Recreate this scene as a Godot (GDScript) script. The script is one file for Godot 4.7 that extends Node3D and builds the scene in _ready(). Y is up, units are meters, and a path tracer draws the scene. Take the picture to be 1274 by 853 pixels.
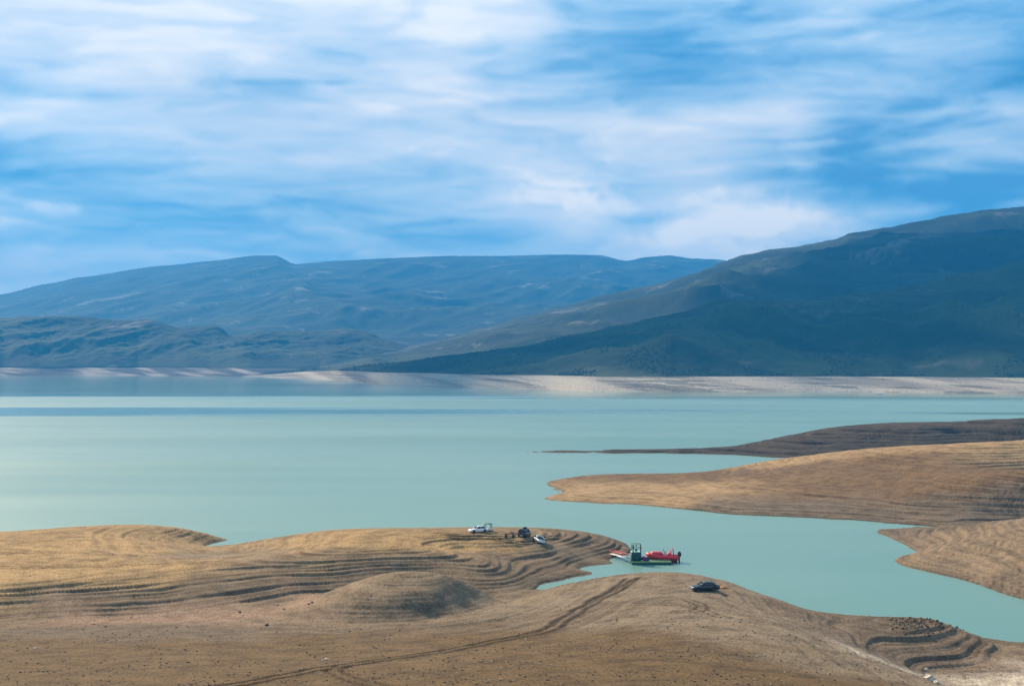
extends Node3D
# A drawn-down mountain reservoir: terraced bare shores, turquoise water, hazy hills.
# Camera 42 m above the water, looking along -z; "d" below is the distance along -z.

const EYE := 42.0          # camera height above the water, metres
const FOCAL := 1769.0      # focal length in pixels of the 1274 x 853 photograph
const HORIZON := 446.0     # row of the true horizon in the photograph
var pitch := atan((HORIZON - 426.5) / FOCAL)
var mats := {}
var taken := {}

# ------------------------------------------------------------------ pixel -> place
func ray(px: float, py: float) -> Vector3:
	return Vector3(px - 637.0, 426.5 - py, -FOCAL).rotated(Vector3.RIGHT, pitch)

func at_h(px: float, py: float, h: float) -> Vector3:
	var v := ray(px, py)
	return Vector3(0, EYE, 0) + v * ((h - EYE) / v.y)

func at_d(px: float, py: float, d: float) -> Vector3:
	var v := ray(px, py)
	return Vector3(0, EYE, 0) + v * (d / -v.z)

# ------------------------------------------------------------------ naming
func numbered(called: String) -> String:
	taken[called] = taken.get(called, -1) + 1
	return called if taken[called] == 0 else "%s_%03d" % [called, taken[called]]

func tag(o: Node, label: String, category: String, group := "", kind := "") -> void:
	o.set_meta("label", label)
	o.set_meta("category", category)
	if group != "": o.set_meta("group", group)
	if kind != "": o.set_meta("kind", kind)

func thing(called: String, label: String, category: String, at := Vector3.ZERO, turn := 0.0, group := "") -> Node3D:
	var o := Node3D.new()
	o.name = numbered(called)
	add_child(o)
	o.position = at
	o.rotation.y = turn
	tag(o, label, category, group)
	return o

func part(st: SurfaceTool, called: String, m: Material, parent: Node) -> MeshInstance3D:
	st.generate_normals()
	var o := MeshInstance3D.new()
	o.mesh = st.commit()
	o.material_override = m
	o.name = numbered(called) if parent == self else called
	parent.add_child(o, true)
	return o

func setting(called: String, mesh: Mesh, m: Material, label: String, category: String) -> MeshInstance3D:
	var o := MeshInstance3D.new()
	o.mesh = mesh
	o.material_override = m
	o.name = numbered(called)
	add_child(o)
	tag(o, label, category, "", "structure")
	return o

# ------------------------------------------------------------------ shapes
func begin(smooth := true) -> SurfaceTool:
	var st := SurfaceTool.new()
	st.begin(Mesh.PRIMITIVE_TRIANGLES)
	st.set_smooth_group(0 if smooth else 4294967295)
	return st

func tri(st: SurfaceTool, a: Vector3, b: Vector3, c: Vector3, inner: Vector3) -> void:
	var n := (a - c).cross(a - b)
	if n.length_squared() < 1e-14: return
	if n.dot((a + b + c) / 3.0 - inner) < 0.0:
		var t := b
		b = c
		c = t
	st.add_vertex(a); st.add_vertex(b); st.add_vertex(c)

func quad(st: SurfaceTool, a: Vector3, b: Vector3, c: Vector3, d: Vector3, inner: Vector3) -> void:
	tri(st, a, b, c, inner)
	tri(st, a, c, d, inner)

func mid(r: PackedVector3Array) -> Vector3:
	var s := Vector3.ZERO
	for p in r: s += p
	return s / r.size()

func loft(st: SurfaceTool, rings: Array, caps := true) -> void:
	for i in rings.size() - 1:
		var a: PackedVector3Array = rings[i]
		var b: PackedVector3Array = rings[i + 1]
		var c := (mid(a) + mid(b)) * 0.5
		for k in a.size():
			var k2 := (k + 1) % a.size()
			quad(st, a[k], a[k2], b[k2], b[k], c)
	if caps:
		for e in [[0, 1], [rings.size() - 1, rings.size() - 2]]:
			var r: PackedVector3Array = rings[e[0]]
			var m := mid(r)
			var inner := mid(rings[e[1]])
			for k in r.size(): tri(st, m, r[k], r[(k + 1) % r.size()], inner)

func block(st: SurfaceTool, at: Vector3, size: Vector3, ch := 0.03, turn := Basis.IDENTITY) -> void:
	var rings := []
	for e in [[-1.0, ch], [-1.0, 0.0], [1.0, 0.0], [1.0, ch]]:
		var y: float = e[0] * (size.y * 0.5 - (0.0 if e[1] > 0.0 else ch))
		var x: float = size.x * 0.5 - e[1]
		var z: float = size.z * 0.5 - e[1]
		var r := PackedVector3Array()
		for p in [[x - ch, -z], [x, -z + ch], [x, z - ch], [x - ch, z], [-x + ch, z], [-x, z - ch], [-x, -z + ch], [-x + ch, -z]]:
			r.append(at + turn * Vector3(p[0], y, p[1]))
		rings.append(r)
	loft(st, rings)

func ring_at(c: Vector3, along: Vector3, r: float, n: int, squash := 1.0) -> PackedVector3Array:
	var u := along.cross(Vector3.UP)
	if u.length() < 0.05: u = along.cross(Vector3.RIGHT)
	u = u.normalized()
	var v := u.cross(along).normalized()
	var out := PackedVector3Array()
	for k in n:
		var a := TAU * k / n
		out.append(c + u * cos(a) * r + v * sin(a) * r * squash)
	return out

func tube(st: SurfaceTool, pts: Array, r: float, n := 8, r_end := -1.0) -> void:
	var rings := []
	for i in pts.size():
		var a: Vector3 = pts[maxi(i - 1, 0)]
		var b: Vector3 = pts[mini(i + 1, pts.size() - 1)]
		var rr := r if r_end < 0.0 else lerpf(r, r_end, float(i) / (pts.size() - 1))
		rings.append(ring_at(pts[i], (b - a).normalized(), rr, n))
	loft(st, rings)

func lathe(st: SurfaceTool, at: Vector3, axis: Vector3, prof: Array, n := 20) -> void:
	var rings := []
	for p in prof: rings.append(ring_at(at + axis * p[0], axis, p[1], n))
	loft(st, rings)

# ------------------------------------------------------------------ materials
func noise(kind: int, freq: float, sd: int, oct := 4) -> FastNoiseLite:
	var n := FastNoiseLite.new()
	n.noise_type = FastNoiseLite.TYPE_SIMPLEX_SMOOTH
	n.fractal_type = kind as FastNoiseLite.FractalType
	n.frequency = freq
	n.fractal_octaves = oct
	n.seed = sd
	return n

func grain(size: int, freq: float, sd: int, lo: float, hi: float, tint := Color.WHITE) -> ImageTexture:
	var src := noise(FastNoiseLite.FRACTAL_FBM, freq, sd, 5).get_seamless_image(size, size)
	var im := Image.create(size, size, true, Image.FORMAT_RGB8)
	for y in size:
		for x in size:
			var v := clampf((src.get_pixel(x, y).r - 0.5) * 1.35 + 0.5, 0.0, 1.0)
			var c := lerpf(lo, hi, v)
			im.set_pixel(x, y, Color(c * tint.r, c * tint.g, c * tint.b).linear_to_srgb())
	im.generate_mipmaps()
	return ImageTexture.create_from_image(im)

func paint(called: String, c: Color, rough := 0.5, metal := 0.0, coat := 0.0) -> StandardMaterial3D:
	if mats.has(called): return mats[called]
	var m := StandardMaterial3D.new()
	m.albedo_color = c.linear_to_srgb()
	m.roughness = rough
	m.metallic = metal
	if coat > 0.0:
		m.clearcoat_enabled = true
		m.clearcoat = coat
		m.clearcoat_roughness = 0.08
	mats[called] = m
	return m

func earth(called: String, scale: float, sd: int, lo := 0.72, hi := 1.28, relief := 0.0) -> StandardMaterial3D:
	var m := StandardMaterial3D.new()
	m.vertex_color_use_as_albedo = true
	m.albedo_texture = grain(512, 0.035, sd, lo * 0.78, hi * 0.78)
	m.uv1_triplanar = true
	m.uv1_world_triplanar = true
	m.uv1_scale = Vector3.ONE * scale
	m.roughness = 0.95
	m.metallic_specular = 0.25
	if relief > 0.0:
		m.heightmap_enabled = true
		m.heightmap_texture = m.albedo_texture
		m.heightmap_scale = relief
	mats[called] = m
	return m

# ------------------------------------------------------------------ height from scattered points
# Thin-plate spline through points (x, d) -> h, evaluated on a coarse grid.
func spline(pts: Array, x0: float, d0: float, step: float, nx: int, nd: int, slack: float) -> PackedFloat32Array:
	var n := pts.size()
	var m := n + 3
	var sc := 0.01
	var a := []
	for i in n:
		var row := PackedFloat64Array()
		row.resize(m + 1)
		for j in n:
			var r2: float = (Vector2(pts[i].x - pts[j].x, pts[i].z - pts[j].z) * sc).length_squared()
			row[j] = 0.0 if i == j else r2 * log(r2 + 1e-12)
		row[i] += slack
		row[n] = 1.0
		row[n + 1] = pts[i].x * sc
		row[n + 2] = pts[i].z * sc
		row[m] = pts[i].y
		a.append(row)
	for k in 3:
		var row := PackedFloat64Array()
		row.resize(m + 1)
		for j in n: row[j] = 1.0 if k == 0 else (pts[j].x * sc if k == 1 else pts[j].z * sc)
		a.append(row)
	for k in m:
		var best := k
		for i in range(k + 1, m):
			if absf(a[i][k]) > absf(a[best][k]): best = i
		var t = a[k]
		a[k] = a[best]
		a[best] = t
		var rk: PackedFloat64Array = a[k]
		for i in range(k + 1, m):
			var ri: PackedFloat64Array = a[i]
			var f: float = ri[k] / rk[k]
			if f == 0.0: continue
			for j in range(k, m + 1): ri[j] -= f * rk[j]
			a[i] = ri
	var w := PackedFloat64Array()
	w.resize(m)
	for k in range(m - 1, -1, -1):
		var s: float = a[k][m]
		for j in range(k + 1, m): s -= a[k][j] * w[j]
		w[k] = s / a[k][k]
	var xs := PackedFloat64Array()
	var ds := PackedFloat64Array()
	for p in pts:
		xs.append(p.x * sc)
		ds.append(p.z * sc)
	var out := PackedFloat32Array()
	out.resize(nx * nd)
	for r in nd:
		var dd := (d0 + r * step) * sc
		for c in nx:
			var xx := (x0 + c * step) * sc
			var s := w[n] + w[n + 1] * xx + w[n + 2] * dd
			for j in n:
				var ax := xx - xs[j]
				var ad := dd - ds[j]
				var r2 := ax * ax + ad * ad + 1e-12
				s += w[j] * r2 * log(r2)
			out[r * nx + c] = s
	return out

func cubic(a: float, b: float, c: float, d: float, t: float) -> float:
	return b + 0.5 * t * (c - a + t * (2.0 * a - 5.0 * b + 4.0 * c - d + t * (3.0 * (b - c) + d - a)))

# fine grid (fx x fd) from the coarse one
func refine(co: PackedFloat32Array, nx: int, nd: int, fx: int, fd: int) -> PackedFloat32Array:
	var tmp := PackedFloat32Array()
	tmp.resize(fx * nd)
	for c in fx:
		var u := float(c) * (nx - 1) / (fx - 1)
		var i := mini(int(u), nx - 2)
		var t := u - i
		var i0 := maxi(i - 1, 0)
		var i3 := mini(i + 2, nx - 1)
		for r in nd:
			var o := r * nx
			tmp[r * fx + c] = cubic(co[o + i0], co[o + i], co[o + i + 1], co[o + i3], t)
	var out := PackedFloat32Array()
	out.resize(fx * fd)
	for r in fd:
		var u := float(r) * (nd - 1) / (fd - 1)
		var i := mini(int(u), nd - 2)
		var t := u - i
		var a := maxi(i - 1, 0) * fx
		var b := i * fx
		var cc := (i + 1) * fx
		var dd := mini(i + 2, nd - 1) * fx
		for c in fx:
			out[r * fx + c] = cubic(tmp[a + c], tmp[b + c], tmp[cc + c], tmp[dd + c], t)
	return out

# colours from scattered swatches: coarse grid of soft nearest-swatch colours
func swatches(sw: Array, x0: float, d0: float, step: float, nx: int, nd: int, jit: FastNoiseLite) -> PackedColorArray:
	var out := PackedColorArray()
	out.resize(nx * nd)
	for r in nd:
		for c in nx:
			var x := x0 + c * step
			var d := d0 + r * step
			x += jit.get_noise_2d(x, d) * 14.0
			d += jit.get_noise_2d(x + 500.0, d) * 14.0
			var s := Color(0, 0, 0, 0)
			var tot := 0.0
			for k in sw:
				var ax: float = (k[0].x - x)
				var ad: float = (k[0].z - d)
				var r2 := ax * ax + ad * ad + 9.0
				var w := 1.0 / (r2 * r2)
				s += k[1] * w
				tot += w
			out[r * nx + c] = s * (1.0 / tot)
	return out

func pts_of(list: Array, tall := 1.0) -> Array:
	var out := []
	for k in list:
		var h: float = k[2] * (tall if k[2] > 0.0 else 1.0)
		var p := at_h(k[0], k[1], h)
		out.append(Vector3(p.x, h, -p.z))
	return out

# where the line of sight through a pixel meets a sheet of ground
func on(s: Sheet, px: float, py: float) -> Vector3:
	var v := ray(px, py)
	v /= -v.z
	var d := s.d0 + 1.0
	while d < s.d0 + s.sd * s.fd - 1.0:
		if EYE + v.y * d < s.at(v.x * d, d): break
		d += 0.25
	return Vector3(v.x * d, s.at(v.x * d, d), -d)

# crest points seen against water: also sink the ground behind them below the sight line
func crests(list: Array, out: Array, sink := -1.6, share := 0.9, tall := 1.0) -> void:
	for kk in list:
		var k := [kk[0], kk[1], kk[2] * tall]
		var p := at_h(k[0], k[1], k[2])
		out.append(Vector3(p.x, k[2], -p.z))
		if k[2] > 4.0:
			for back in [1.06, 1.16]:
				var hb: float = EYE - (EYE - k[2]) * back - 0.5
				if hb > sink + 0.2: out.append(Vector3(p.x * back, hb, -p.z * back))
		var f: float = EYE / (EYE - k[2])
		var g: float = 1.0 + maxf((f - 1.0) * share, 0.03)
		out.append(Vector3(p.x * g, sink, -p.z * g))

class Sheet:
	var x0: float
	var d0: float
	var fx: int
	var fd: int
	var sx: float
	var sd: float
	var h: PackedFloat32Array
	var col: PackedColorArray
	func at(x: float, d: float) -> float:
		var u := clampf((x - x0) / sx, 0.0, fx - 1.001)
		var v := clampf((d - d0) / sd, 0.0, fd - 1.001)
		var i := int(u)
		var j := int(v)
		var a := lerpf(h[j * fx + i], h[j * fx + i + 1], u - i)
		var b := lerpf(h[(j + 1) * fx + i], h[(j + 1) * fx + i + 1], u - i)
		return lerpf(a, b, v - j)

# Strandlines: the falling lake cut small steps into the bank, level after level.
func terraced(s: Sheet, tone: PackedColorArray, cnx: int, cnd: int, sd: int, big: float, small: float, strength: float, bump: float) -> void:
	# strata of damp mud and of dried silt, relative to the earth they lie in
	var dim := Color(0.62, 0.60, 0.58)
	var lift := Color(1.45, 1.45, 1.47)
	var wet_mud := Color(0.10, 0.075, 0.052)
	var wob := noise(FastNoiseLite.FRACTAL_FBM, 1.0 / 38.0, sd, 3)
	var mask := noise(FastNoiseLite.FRACTAL_FBM, 1.0 / 26.0, sd + 1, 3)
	var rough := noise(FastNoiseLite.FRACTAL_FBM, 1.0 / 2.6, sd + 2, 4)
	var lump := noise(FastNoiseLite.FRACTAL_FBM, 1.0 / 11.0, sd + 3, 3)
	var band := noise(FastNoiseLite.FRACTAL_FBM, 1.0, sd + 4, 3)
	var patch := noise(FastNoiseLite.FRACTAL_FBM, 1.0 / 7.0, sd + 5, 4)
	s.col.resize(s.fx * s.fd)
	for r in s.fd:
		var d := s.d0 + r * s.sd
		var cv := float(r) * (cnd - 1) / (s.fd - 1)
		var cj := mini(int(cv), cnd - 2)
		var ct := cv - cj
		for c in s.fx:
			var i := r * s.fx + c
			var h := s.h[i]
			if h < -2.5:
				continue
			var x := s.x0 + c * s.sx
			var gx := (s.h[mini(i + 1, s.h.size() - 1)] - h) / s.sx
			var gd := (s.h[mini(i + s.fx, s.h.size() - 1)] - h) / s.sd
			var slope := sqrt(gx * gx + gd * gd)
			var steep := smoothstep(0.025, 0.095, slope)
			var q := lump.get_noise_2d(x, d)
			h += q * bump
			# swatch of the place
			var cu := float(c) * (cnx - 1) / (s.fx - 1)
			var ci := mini(int(cu), cnx - 2)
			var cx := cu - ci
			var k := cj * cnx + ci
			var base := tone[k].lerp(tone[k + 1], cx).lerp(tone[k + cnx].lerp(tone[k + cnx + 1], cx), ct)
			var m := clampf(0.9 + mask.get_noise_2d(x, d) * 1.2, 0.35, 1.2) * strength * (0.12 + 0.88 * steep) * base.a
			var bare := base.a
			base.a = 1.0
			var wv := wob.get_noise_2d(x, d)
			var t1 := h / big + wv * 0.28 + band.get_noise_2d(h * 0.55 / big, 3.0) * 0.7
			var f1 := t1 - floorf(t1)
			var e1 := (smoothstep(0.86, 0.985, f1) - f1) * clampf(0.92 + 1.4 * band.get_noise_3d(floorf(t1) * 2.3, x * 0.022, d * 0.022), 0.3, 1.2)
			var t2 := h / small + wv * 0.7 + band.get_noise_2d(h * 0.4 / small, 5.0) * 0.8
			var f2 := t2 - floorf(t2)
			var e2 := (smoothstep(0.78, 1.0, f2) - f2) * (1.0 - smoothstep(0.17, 0.30, slope))
			var rg := rough.get_noise_2d(x, d)
			h += m * (e1 * big * 1.05 + e2 * small * 1.1) + rg * lerpf(0.12, 0.04, steep)
			s.h[i] = h
			var bb := band.get_noise_2d(t1 * 0.9, 7.0) * 0.4 + band.get_noise_2d(t2 * 0.95, 31.0) * 0.85
			var pt := patch.get_noise_2d(x, d)
			var k1 := (clampf(bb * 2.2, -0.8, 0.8) * (0.05 + bare * 0.75) + pt * 1.05 + rg * 0.9)
			if k1 < 0.0: base = base.lerp(Color(base.r * dim.r, base.g * dim.g, base.b * dim.b), minf(-k1 * 1.1, 0.85))
			else: base = base.lerp(Color(base.r * lift.r, base.g * lift.g, base.b * lift.b), minf(k1 * 0.7, 0.6))
			if h < 0.16 + pt * 0.25: base = base.lerp(wet_mud, 0.55)
			s.col[i] = base

func sheet_mesh(s: Sheet, side: float, edge: float, lowest := -1.2) -> ArrayMesh:
	var v := PackedVector3Array()
	var n := PackedVector3Array()
	var cc := PackedColorArray()
	var idx := PackedInt32Array()
	var at := PackedInt32Array()
	at.resize(s.fx * s.fd)
	at.fill(-1)
	var used := PackedByteArray()
	used.resize(s.fx * s.fd)
	for r in s.fd - 1:
		var lim := side * (s.d0 + r * s.sd) + edge
		for c in s.fx - 1:
			if absf(s.x0 + c * s.sx) > lim: continue
			var i := r * s.fx + c
			if s.h[i] < lowest and s.h[i + 1] < lowest and s.h[i + s.fx] < lowest and s.h[i + s.fx + 1] < lowest: continue
			used[i] = 1
	for r in s.fd - 1:
		for c in s.fx - 1:
			var i := r * s.fx + c
			if used[i] == 0: continue
			for k in [i, i + 1, i + s.fx, i + s.fx + 1]:
				if at[k] >= 0: continue
				var kr: int = k / s.fx
				var kc: int = k - kr * s.fx
				at[k] = v.size()
				v.append(Vector3(s.x0 + kc * s.sx, s.h[k], -(s.d0 + kr * s.sd)))
				cc.append(s.col[k])
				var l := s.h[kr * s.fx + maxi(kc - 1, 0)]
				var rr := s.h[kr * s.fx + mini(kc + 1, s.fx - 1)]
				var b := s.h[maxi(kr - 1, 0) * s.fx + kc]
				var f := s.h[mini(kr + 1, s.fd - 1) * s.fx + kc]
				n.append(Vector3((l - rr) / (2.0 * s.sx), 1.0, (f - b) / (2.0 * s.sd)).normalized())
			# front faces run clockwise seen from above; d grows towards -z
			idx.append(at[i]); idx.append(at[i + s.fx]); idx.append(at[i + 1])
			idx.append(at[i + 1]); idx.append(at[i + s.fx]); idx.append(at[i + s.fx + 1])
	var arr := []
	arr.resize(Mesh.ARRAY_MAX)
	arr[Mesh.ARRAY_VERTEX] = v
	arr[Mesh.ARRAY_NORMAL] = n
	arr[Mesh.ARRAY_COLOR] = cc
	arr[Mesh.ARRAY_INDEX] = idx
	var mesh := ArrayMesh.new()
	mesh.add_surface_from_arrays(Mesh.PRIMITIVE_TRIANGLES, arr)
	return mesh

# ------------------------------------------------------------------ sky
# Broken cloud over the whole sky; whiteness 0 (blue gap) .. 1 (lit cloud).
func sky_image() -> Image:
	var W := 4096
	var HH := 2048
	# whiteness of the cloud cover in the direction the camera looks, every 80 x 40 pixels
	var g := [
		[.92,.92,.92,.92,.92,.95,.98,.99,.92,.55,.50,.58,.62,.46,.40,.40,.38],
		[.90,.92,.92,.92,.92,.93,.92,.98,.90,.55,.38,.30,.42,.58,.45,.35,.32],
		[.88,.86,.88,.92,.80,.60,.66,.74,.58,.36,.30,.30,.36,.42,.52,.46,.34],
		[.66,.76,.72,.70,.58,.62,.84,.86,.62,.56,.48,.48,.50,.46,.50,.36,.10],
		[.62,.78,.70,.74,.78,.76,.70,.78,.78,.80,.84,.90,.92,.48,.36,.44,.62],
		[.36,.46,.52,.56,.58,.62,.58,.62,.70,.70,.66,.62,.42,.12,.30,.52,.44],
		[.26,.28,.34,.40,.44,.50,.56,.55,.76,.80,.66,.74,.46,.08,.03,.06,.10],
		[.62,.46,.34,.36,.38,.42,.50,.48,.48,.78,.56,.86,.88,.66,.40,.30,.30],
		[.56,.60,.60,.52,.48,.50,.50,.54,.58,.60,.72,.88,.88,.66,.55,.50,.50],
		[.74,.76,.70,.62,.58,.58,.60,.62,.64,.66,.76,.88,.88,.70,.60,.55,.55]]
	var big := noise(FastNoiseLite.FRACTAL_FBM, 1.0, 91, 4)
	var fine := noise(FastNoiseLite.FRACTAL_FBM, 1.0, 92, 5)
	var bil := noise(FastNoiseLite.FRACTAL_RIDGED, 1.0, 93, 4)
	# small lit heads of cloud: column, row, half width, half height
	var puffs := [[530, 192, 26, 9], [85, 272, 26, 9], [745, 262, 40, 20], [690, 245, 46, 16], [985, 282, 44, 22], [900, 268, 60, 24], [1010, 187, 30, 5], [880, 300, 70, 20], [10, 168, 16, 8]]
	var im := Image.create(W, HH, false, Image.FORMAT_RGBF)
	var ramp := Gradient.new()
	ramp.interpolation_mode = Gradient.GRADIENT_INTERPOLATE_CUBIC
	ramp.offsets = PackedFloat32Array([0.0, 0.3, 0.6, 0.85, 1.0])
	ramp.colors = PackedColorArray([Color(.035, .215, .490), Color(.120, .360, .650), Color(.360, .575, .800), Color(.62, .74, .88), Color(.90, .92, .94)])
	var row := 0
	while row < HH / 2 + 8:
		var el := (0.5 - (row + 0.5) / HH) * PI
		var fine_row := el < 0.30
		var st := 1 if fine_row else 8
		var cl := maxf(el, 0.0)
		for c in range(0, W, st):
			var az := wrapf((c + st * 0.5) / W * TAU, -PI, PI)
			var px := 637.0 + az * FOCAL
			var py := HORIZON - el * FOCAL
			# cloud streets: long in bearing, thin in height near the horizon
			var cx := cos(az) * 3.2
			var ux := sin(az) * 3.2
			var uy := cl * (13.0 if cl < 0.6 else 8.0) if fine_row else 3.9 + (cl - 0.30) * 5.0
			var wx := big.get_noise_3d(ux * 1.3 + 11.0, uy * 1.2, cx * 1.3)
			var wy := big.get_noise_3d(ux * 1.3 - 41.0, uy * 1.2 + 9.0, cx * 1.3)
			var dt := fine.get_noise_3d(ux * 2.3 + wx * 0.9 + uy * 0.5, uy * 3.6 + wy * 0.8 - ux * 0.25, cx * 2.3)
			var open := 0.58 + 0.95 * big.get_noise_3d(ux * 0.9 + 70.0, uy * 0.75, cx * 0.9)
			var w := open
			var inside := smoothstep(-330.0, -60.0, px) * (1.0 - smoothstep(1340.0, 1600.0, px)) * smoothstep(-260.0, -30.0, py)
			if inside > 0.001:
				var gx := clampf((px + wx * 46.0) / 80.0, 0.0, 15.999)
				var gy := clampf((py + wy * 20.0) / 40.0, 0.0, 8.999)
				var i := int(gx)
				var j := int(gy)
				var tx := gx - i
				var ty := gy - j
				tx = tx * tx * (3.0 - 2.0 * tx)
				ty = ty * ty * (3.0 - 2.0 * ty)
				w = lerpf(open, lerpf(lerpf(g[j][i], g[j][i + 1], tx), lerpf(g[j + 1][i], g[j + 1][i + 1], tx), ty), inside)
			w += dt * 0.35 + fine.get_noise_3d(ux * 7.0 + uy + wx * 1.6, uy * 10.0 + wy, cx * 7.0) * 0.11 + 0.08
			if fine_row and inside > 0.5:
				for p in puffs:
					var ax: float = (px - p[0]) / p[2]
					var ay: float = (py - p[1]) / p[3]
					var q := ax * ax + ay * ay
					if q < 5.0:
						var bl := bil.get_noise_2d(az * 38.0, el * 46.0) * 0.6 + fine.get_noise_2d(az * 60.0 + 9.0, el * 80.0) * 0.7
						w += 0.19 * smoothstep(-0.2, 1.1, 0.95 - q * 0.5 + bl * 0.95) * (1.0 - smoothstep(-0.3, 1.5, ay))
			if w > 0.8: w = 0.8 + (w - 0.8) * 0.55
			var col := ramp.sample(clampf(w, 0.0, 1.0))
			var deep := exp(-cl / 0.075)
			col = Color(col.r * (1.0 + 1.7 * deep), col.g * (1.0 + 1.35 * deep), col.b * (1.0 + 0.9 * deep))
			if st == 1: im.set_pixel(c, row, col)
			else: im.fill_rect(Rect2i(c, row, st, st), col)
		row += st
	return im

# ------------------------------------------------------------------ hills
# One range: a sheet from its foot (at the water or behind a nearer hill) over the ridge and down behind.
# foot / crest: [column, distance, height or row]; spurs and gullies run down the slope.
func along(list: Array, px: float, k: int) -> float:
	if px <= list[0][0]: return list[0][k]
	for i in list.size() - 1:
		if px <= list[i + 1][0]:
			var t: float = (px - list[i][0]) / (list[i + 1][0] - list[i][0])
			t = lerpf(t, t * t * (3.0 - 2.0 * t), 0.5)
			return lerpf(list[i][k], list[i + 1][k], t)
	return list[-1][k]

func range_mesh(o: Dictionary) -> ArrayMesh:
	var cols: int = o.cols
	var rows: int = o.rows
	var px0: float = o.px0
	var px1: float = o.px1
	var shear: float = o.shear
	var amp: float = o.amp
	var gul := noise(FastNoiseLite.FRACTAL_RIDGED, 1.0 / o.spur, o.sd, 4)
	var hill := noise(FastNoiseLite.FRACTAL_FBM, 1.0 / (o.spur * 1.7), o.sd + 1, 4)
	var veg := noise(FastNoiseLite.FRACTAL_FBM, 1.0 / 170.0, o.sd + 2, 5)
	var fine := noise(FastNoiseLite.FRACTAL_FBM, 1.0 / 28.0, o.sd + 3, 4)
	var rock := noise(FastNoiseLite.FRACTAL_FBM, 1.0 / 320.0, o.sd + 4, 4)
	var cut := noise(FastNoiseLite.FRACTAL_RIDGED, 1.0 / 230.0, o.sd + 5, 2)
	var bank: float = o.bank
	var brows := 34 if bank > 0.0 else 0
	var v := PackedVector3Array()
	var cc := PackedColorArray()
	var col_fd := PackedFloat32Array()
	var col_cd := PackedFloat32Array()
	var col_cy := PackedFloat32Array()
	var col_sy := PackedFloat32Array()
	for c in cols:
		var px := lerpf(px0, px1, float(c) / (cols - 1))
		var cd := along(o.crest, px, 1)
		col_fd.append(along(o.foot, px, 1))
		col_cd.append(cd)
		col_cy.append(at_d(px, along(o.crest, px, 2), cd).y)
		var sum := 0.0
		for e in [-70.0, -35.0, 35.0, 70.0]: sum += at_d(px + e, along(o.crest, px + e, 2), cd).y
		col_sy.append(sum * 0.25)
	for r in rows:
		for c in cols:
			var px := lerpf(px0, px1, float(c) / (cols - 1))
			var fd := col_fd[c]
			var cd := col_cd[c]
			var u := (px - 637.0) / FOCAL
			var x: float
			var d: float
			var h: float
			var col: Color
			if r < brows:
				# bare drawdown bank, water line up to the old full level
				var t := float(r) / (brows - 1)
				var w := fine.get_noise_2d(u * fd * 0.15, 5.0) * 10.0 + hill.get_noise_2d(u * fd, 3.0) * 90.0
				var gl := cut.get_noise_2d(u * fd + t * 70.0, 55.0)
				d = fd + w + (t - 0.12) * (95.0 + 40.0 * gl)
				h = lerpf(-3.0, bank, t) + gl * 4.5 * sin(t * PI)
				x = u * d
				var s1 := fine.get_noise_2d(x * 0.08, h * 9.0) * 0.8 + fine.get_noise_2d(x * 0.3 + h * 3.0, 20.0 + h) * 0.6
				var s2 := rock.get_noise_2d(x * 2.6 + h * 14.0, 90.0 + h * 6.0)
				col = o.bank_a.lerp(o.bank_b, clampf(o.mix + s2 * 2.2 + s1 * 0.7 + gl * 0.3, 0.0, 1.0))
				if hill.get_noise_2d(u * fd * 1.6 + t * 90.0, 77.0) > 0.33 + s1 * 0.6 + 0.12 * t: col = col.lerp(o.green.lerp(o.bank_c, 0.5), 0.6)
				elif s1 + gl * 0.6 < -0.25: col = col.lerp(o.bank_c, 0.7)
			else:
				var t := float(r - brows) / (rows - 1 - brows) * 1.28
				var w := fine.get_noise_2d(u * fd * 0.15, 5.0) * 10.0 + hill.get_noise_2d(u * fd, 3.0) * 90.0 if bank > 0.0 else 0.0
				var d_a := fd + w + (0.88 * (95.0 + 40.0 * cut.get_noise_2d(u * fd + 70.0, 55.0)) if bank > 0.0 else 0.0)
				var h_a := bank + 0.6 if bank > 0.0 else float(o.low)
				d = lerpf(d_a, cd, t)
				x = u * d
				var hc := lerpf(col_sy[c], col_cy[c], smoothstep(0.55, 0.97, t))
				var shape := pow(minf(t, 1.0), o.power)
				h = lerpf(h_a, hc, shape) if t <= 1.0 else hc - (t - 1.0) * (cd - d_a) * 0.42
				var q := x + d * shear
				var e := sin(clampf(t, 0.0, 1.0) * PI)
				var tall := maxf(hc - h_a, 12.0)
				var gv := gul.get_noise_2d(q, d * 0.42)
				var hv := hill.get_noise_2d(q * 0.8, d * 0.6)
				h += tall * amp * (gv * 0.62 + hv * 0.8) * pow(e, 0.75) * minf(1.0, t * 5.0)
				var fv := fine.get_noise_2d(x, d)
				h += fv * o.fine * minf(1.0, t * 6.0 + 0.1)
				for b in o.bumps:
					var bx: float = (px - b[0]) / b[2]
					var bd: float = (d - fd - b[1]) / b[3]
					h += b[4] * exp(-(bx * bx + bd * bd)) * (1.0 + 0.5 * gv) * minf(1.0, t * 4.0)
				h = maxf(h, h_a - 2.0 if bank <= 0.0 else h_a) if t < 1.0 else h
				var vg := veg.get_noise_2d(q * 0.7, d * 0.5) + fv * 0.35
				col = o.green.lerp(o.grass, clampf(0.42 + vg * 1.3 + gv * 0.25, 0.0, 1.0))
				var rk := rock.get_noise_2d(q * 1.3, d) * 1.1 + gv * 0.45 + fv * 0.3
				if rk > o.rocky: col = col.lerp(o.stone, clampf((rk - o.rocky) * 3.5, 0.0, 0.85))
			if o.has("toe"): h = lerpf(-4.0, h, smoothstep(o.toe[0], o.toe[1], px))
			v.append(Vector3(x, h, -d))
			cc.append(col)
	var n := PackedVector3Array()
	n.resize(v.size())
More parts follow.
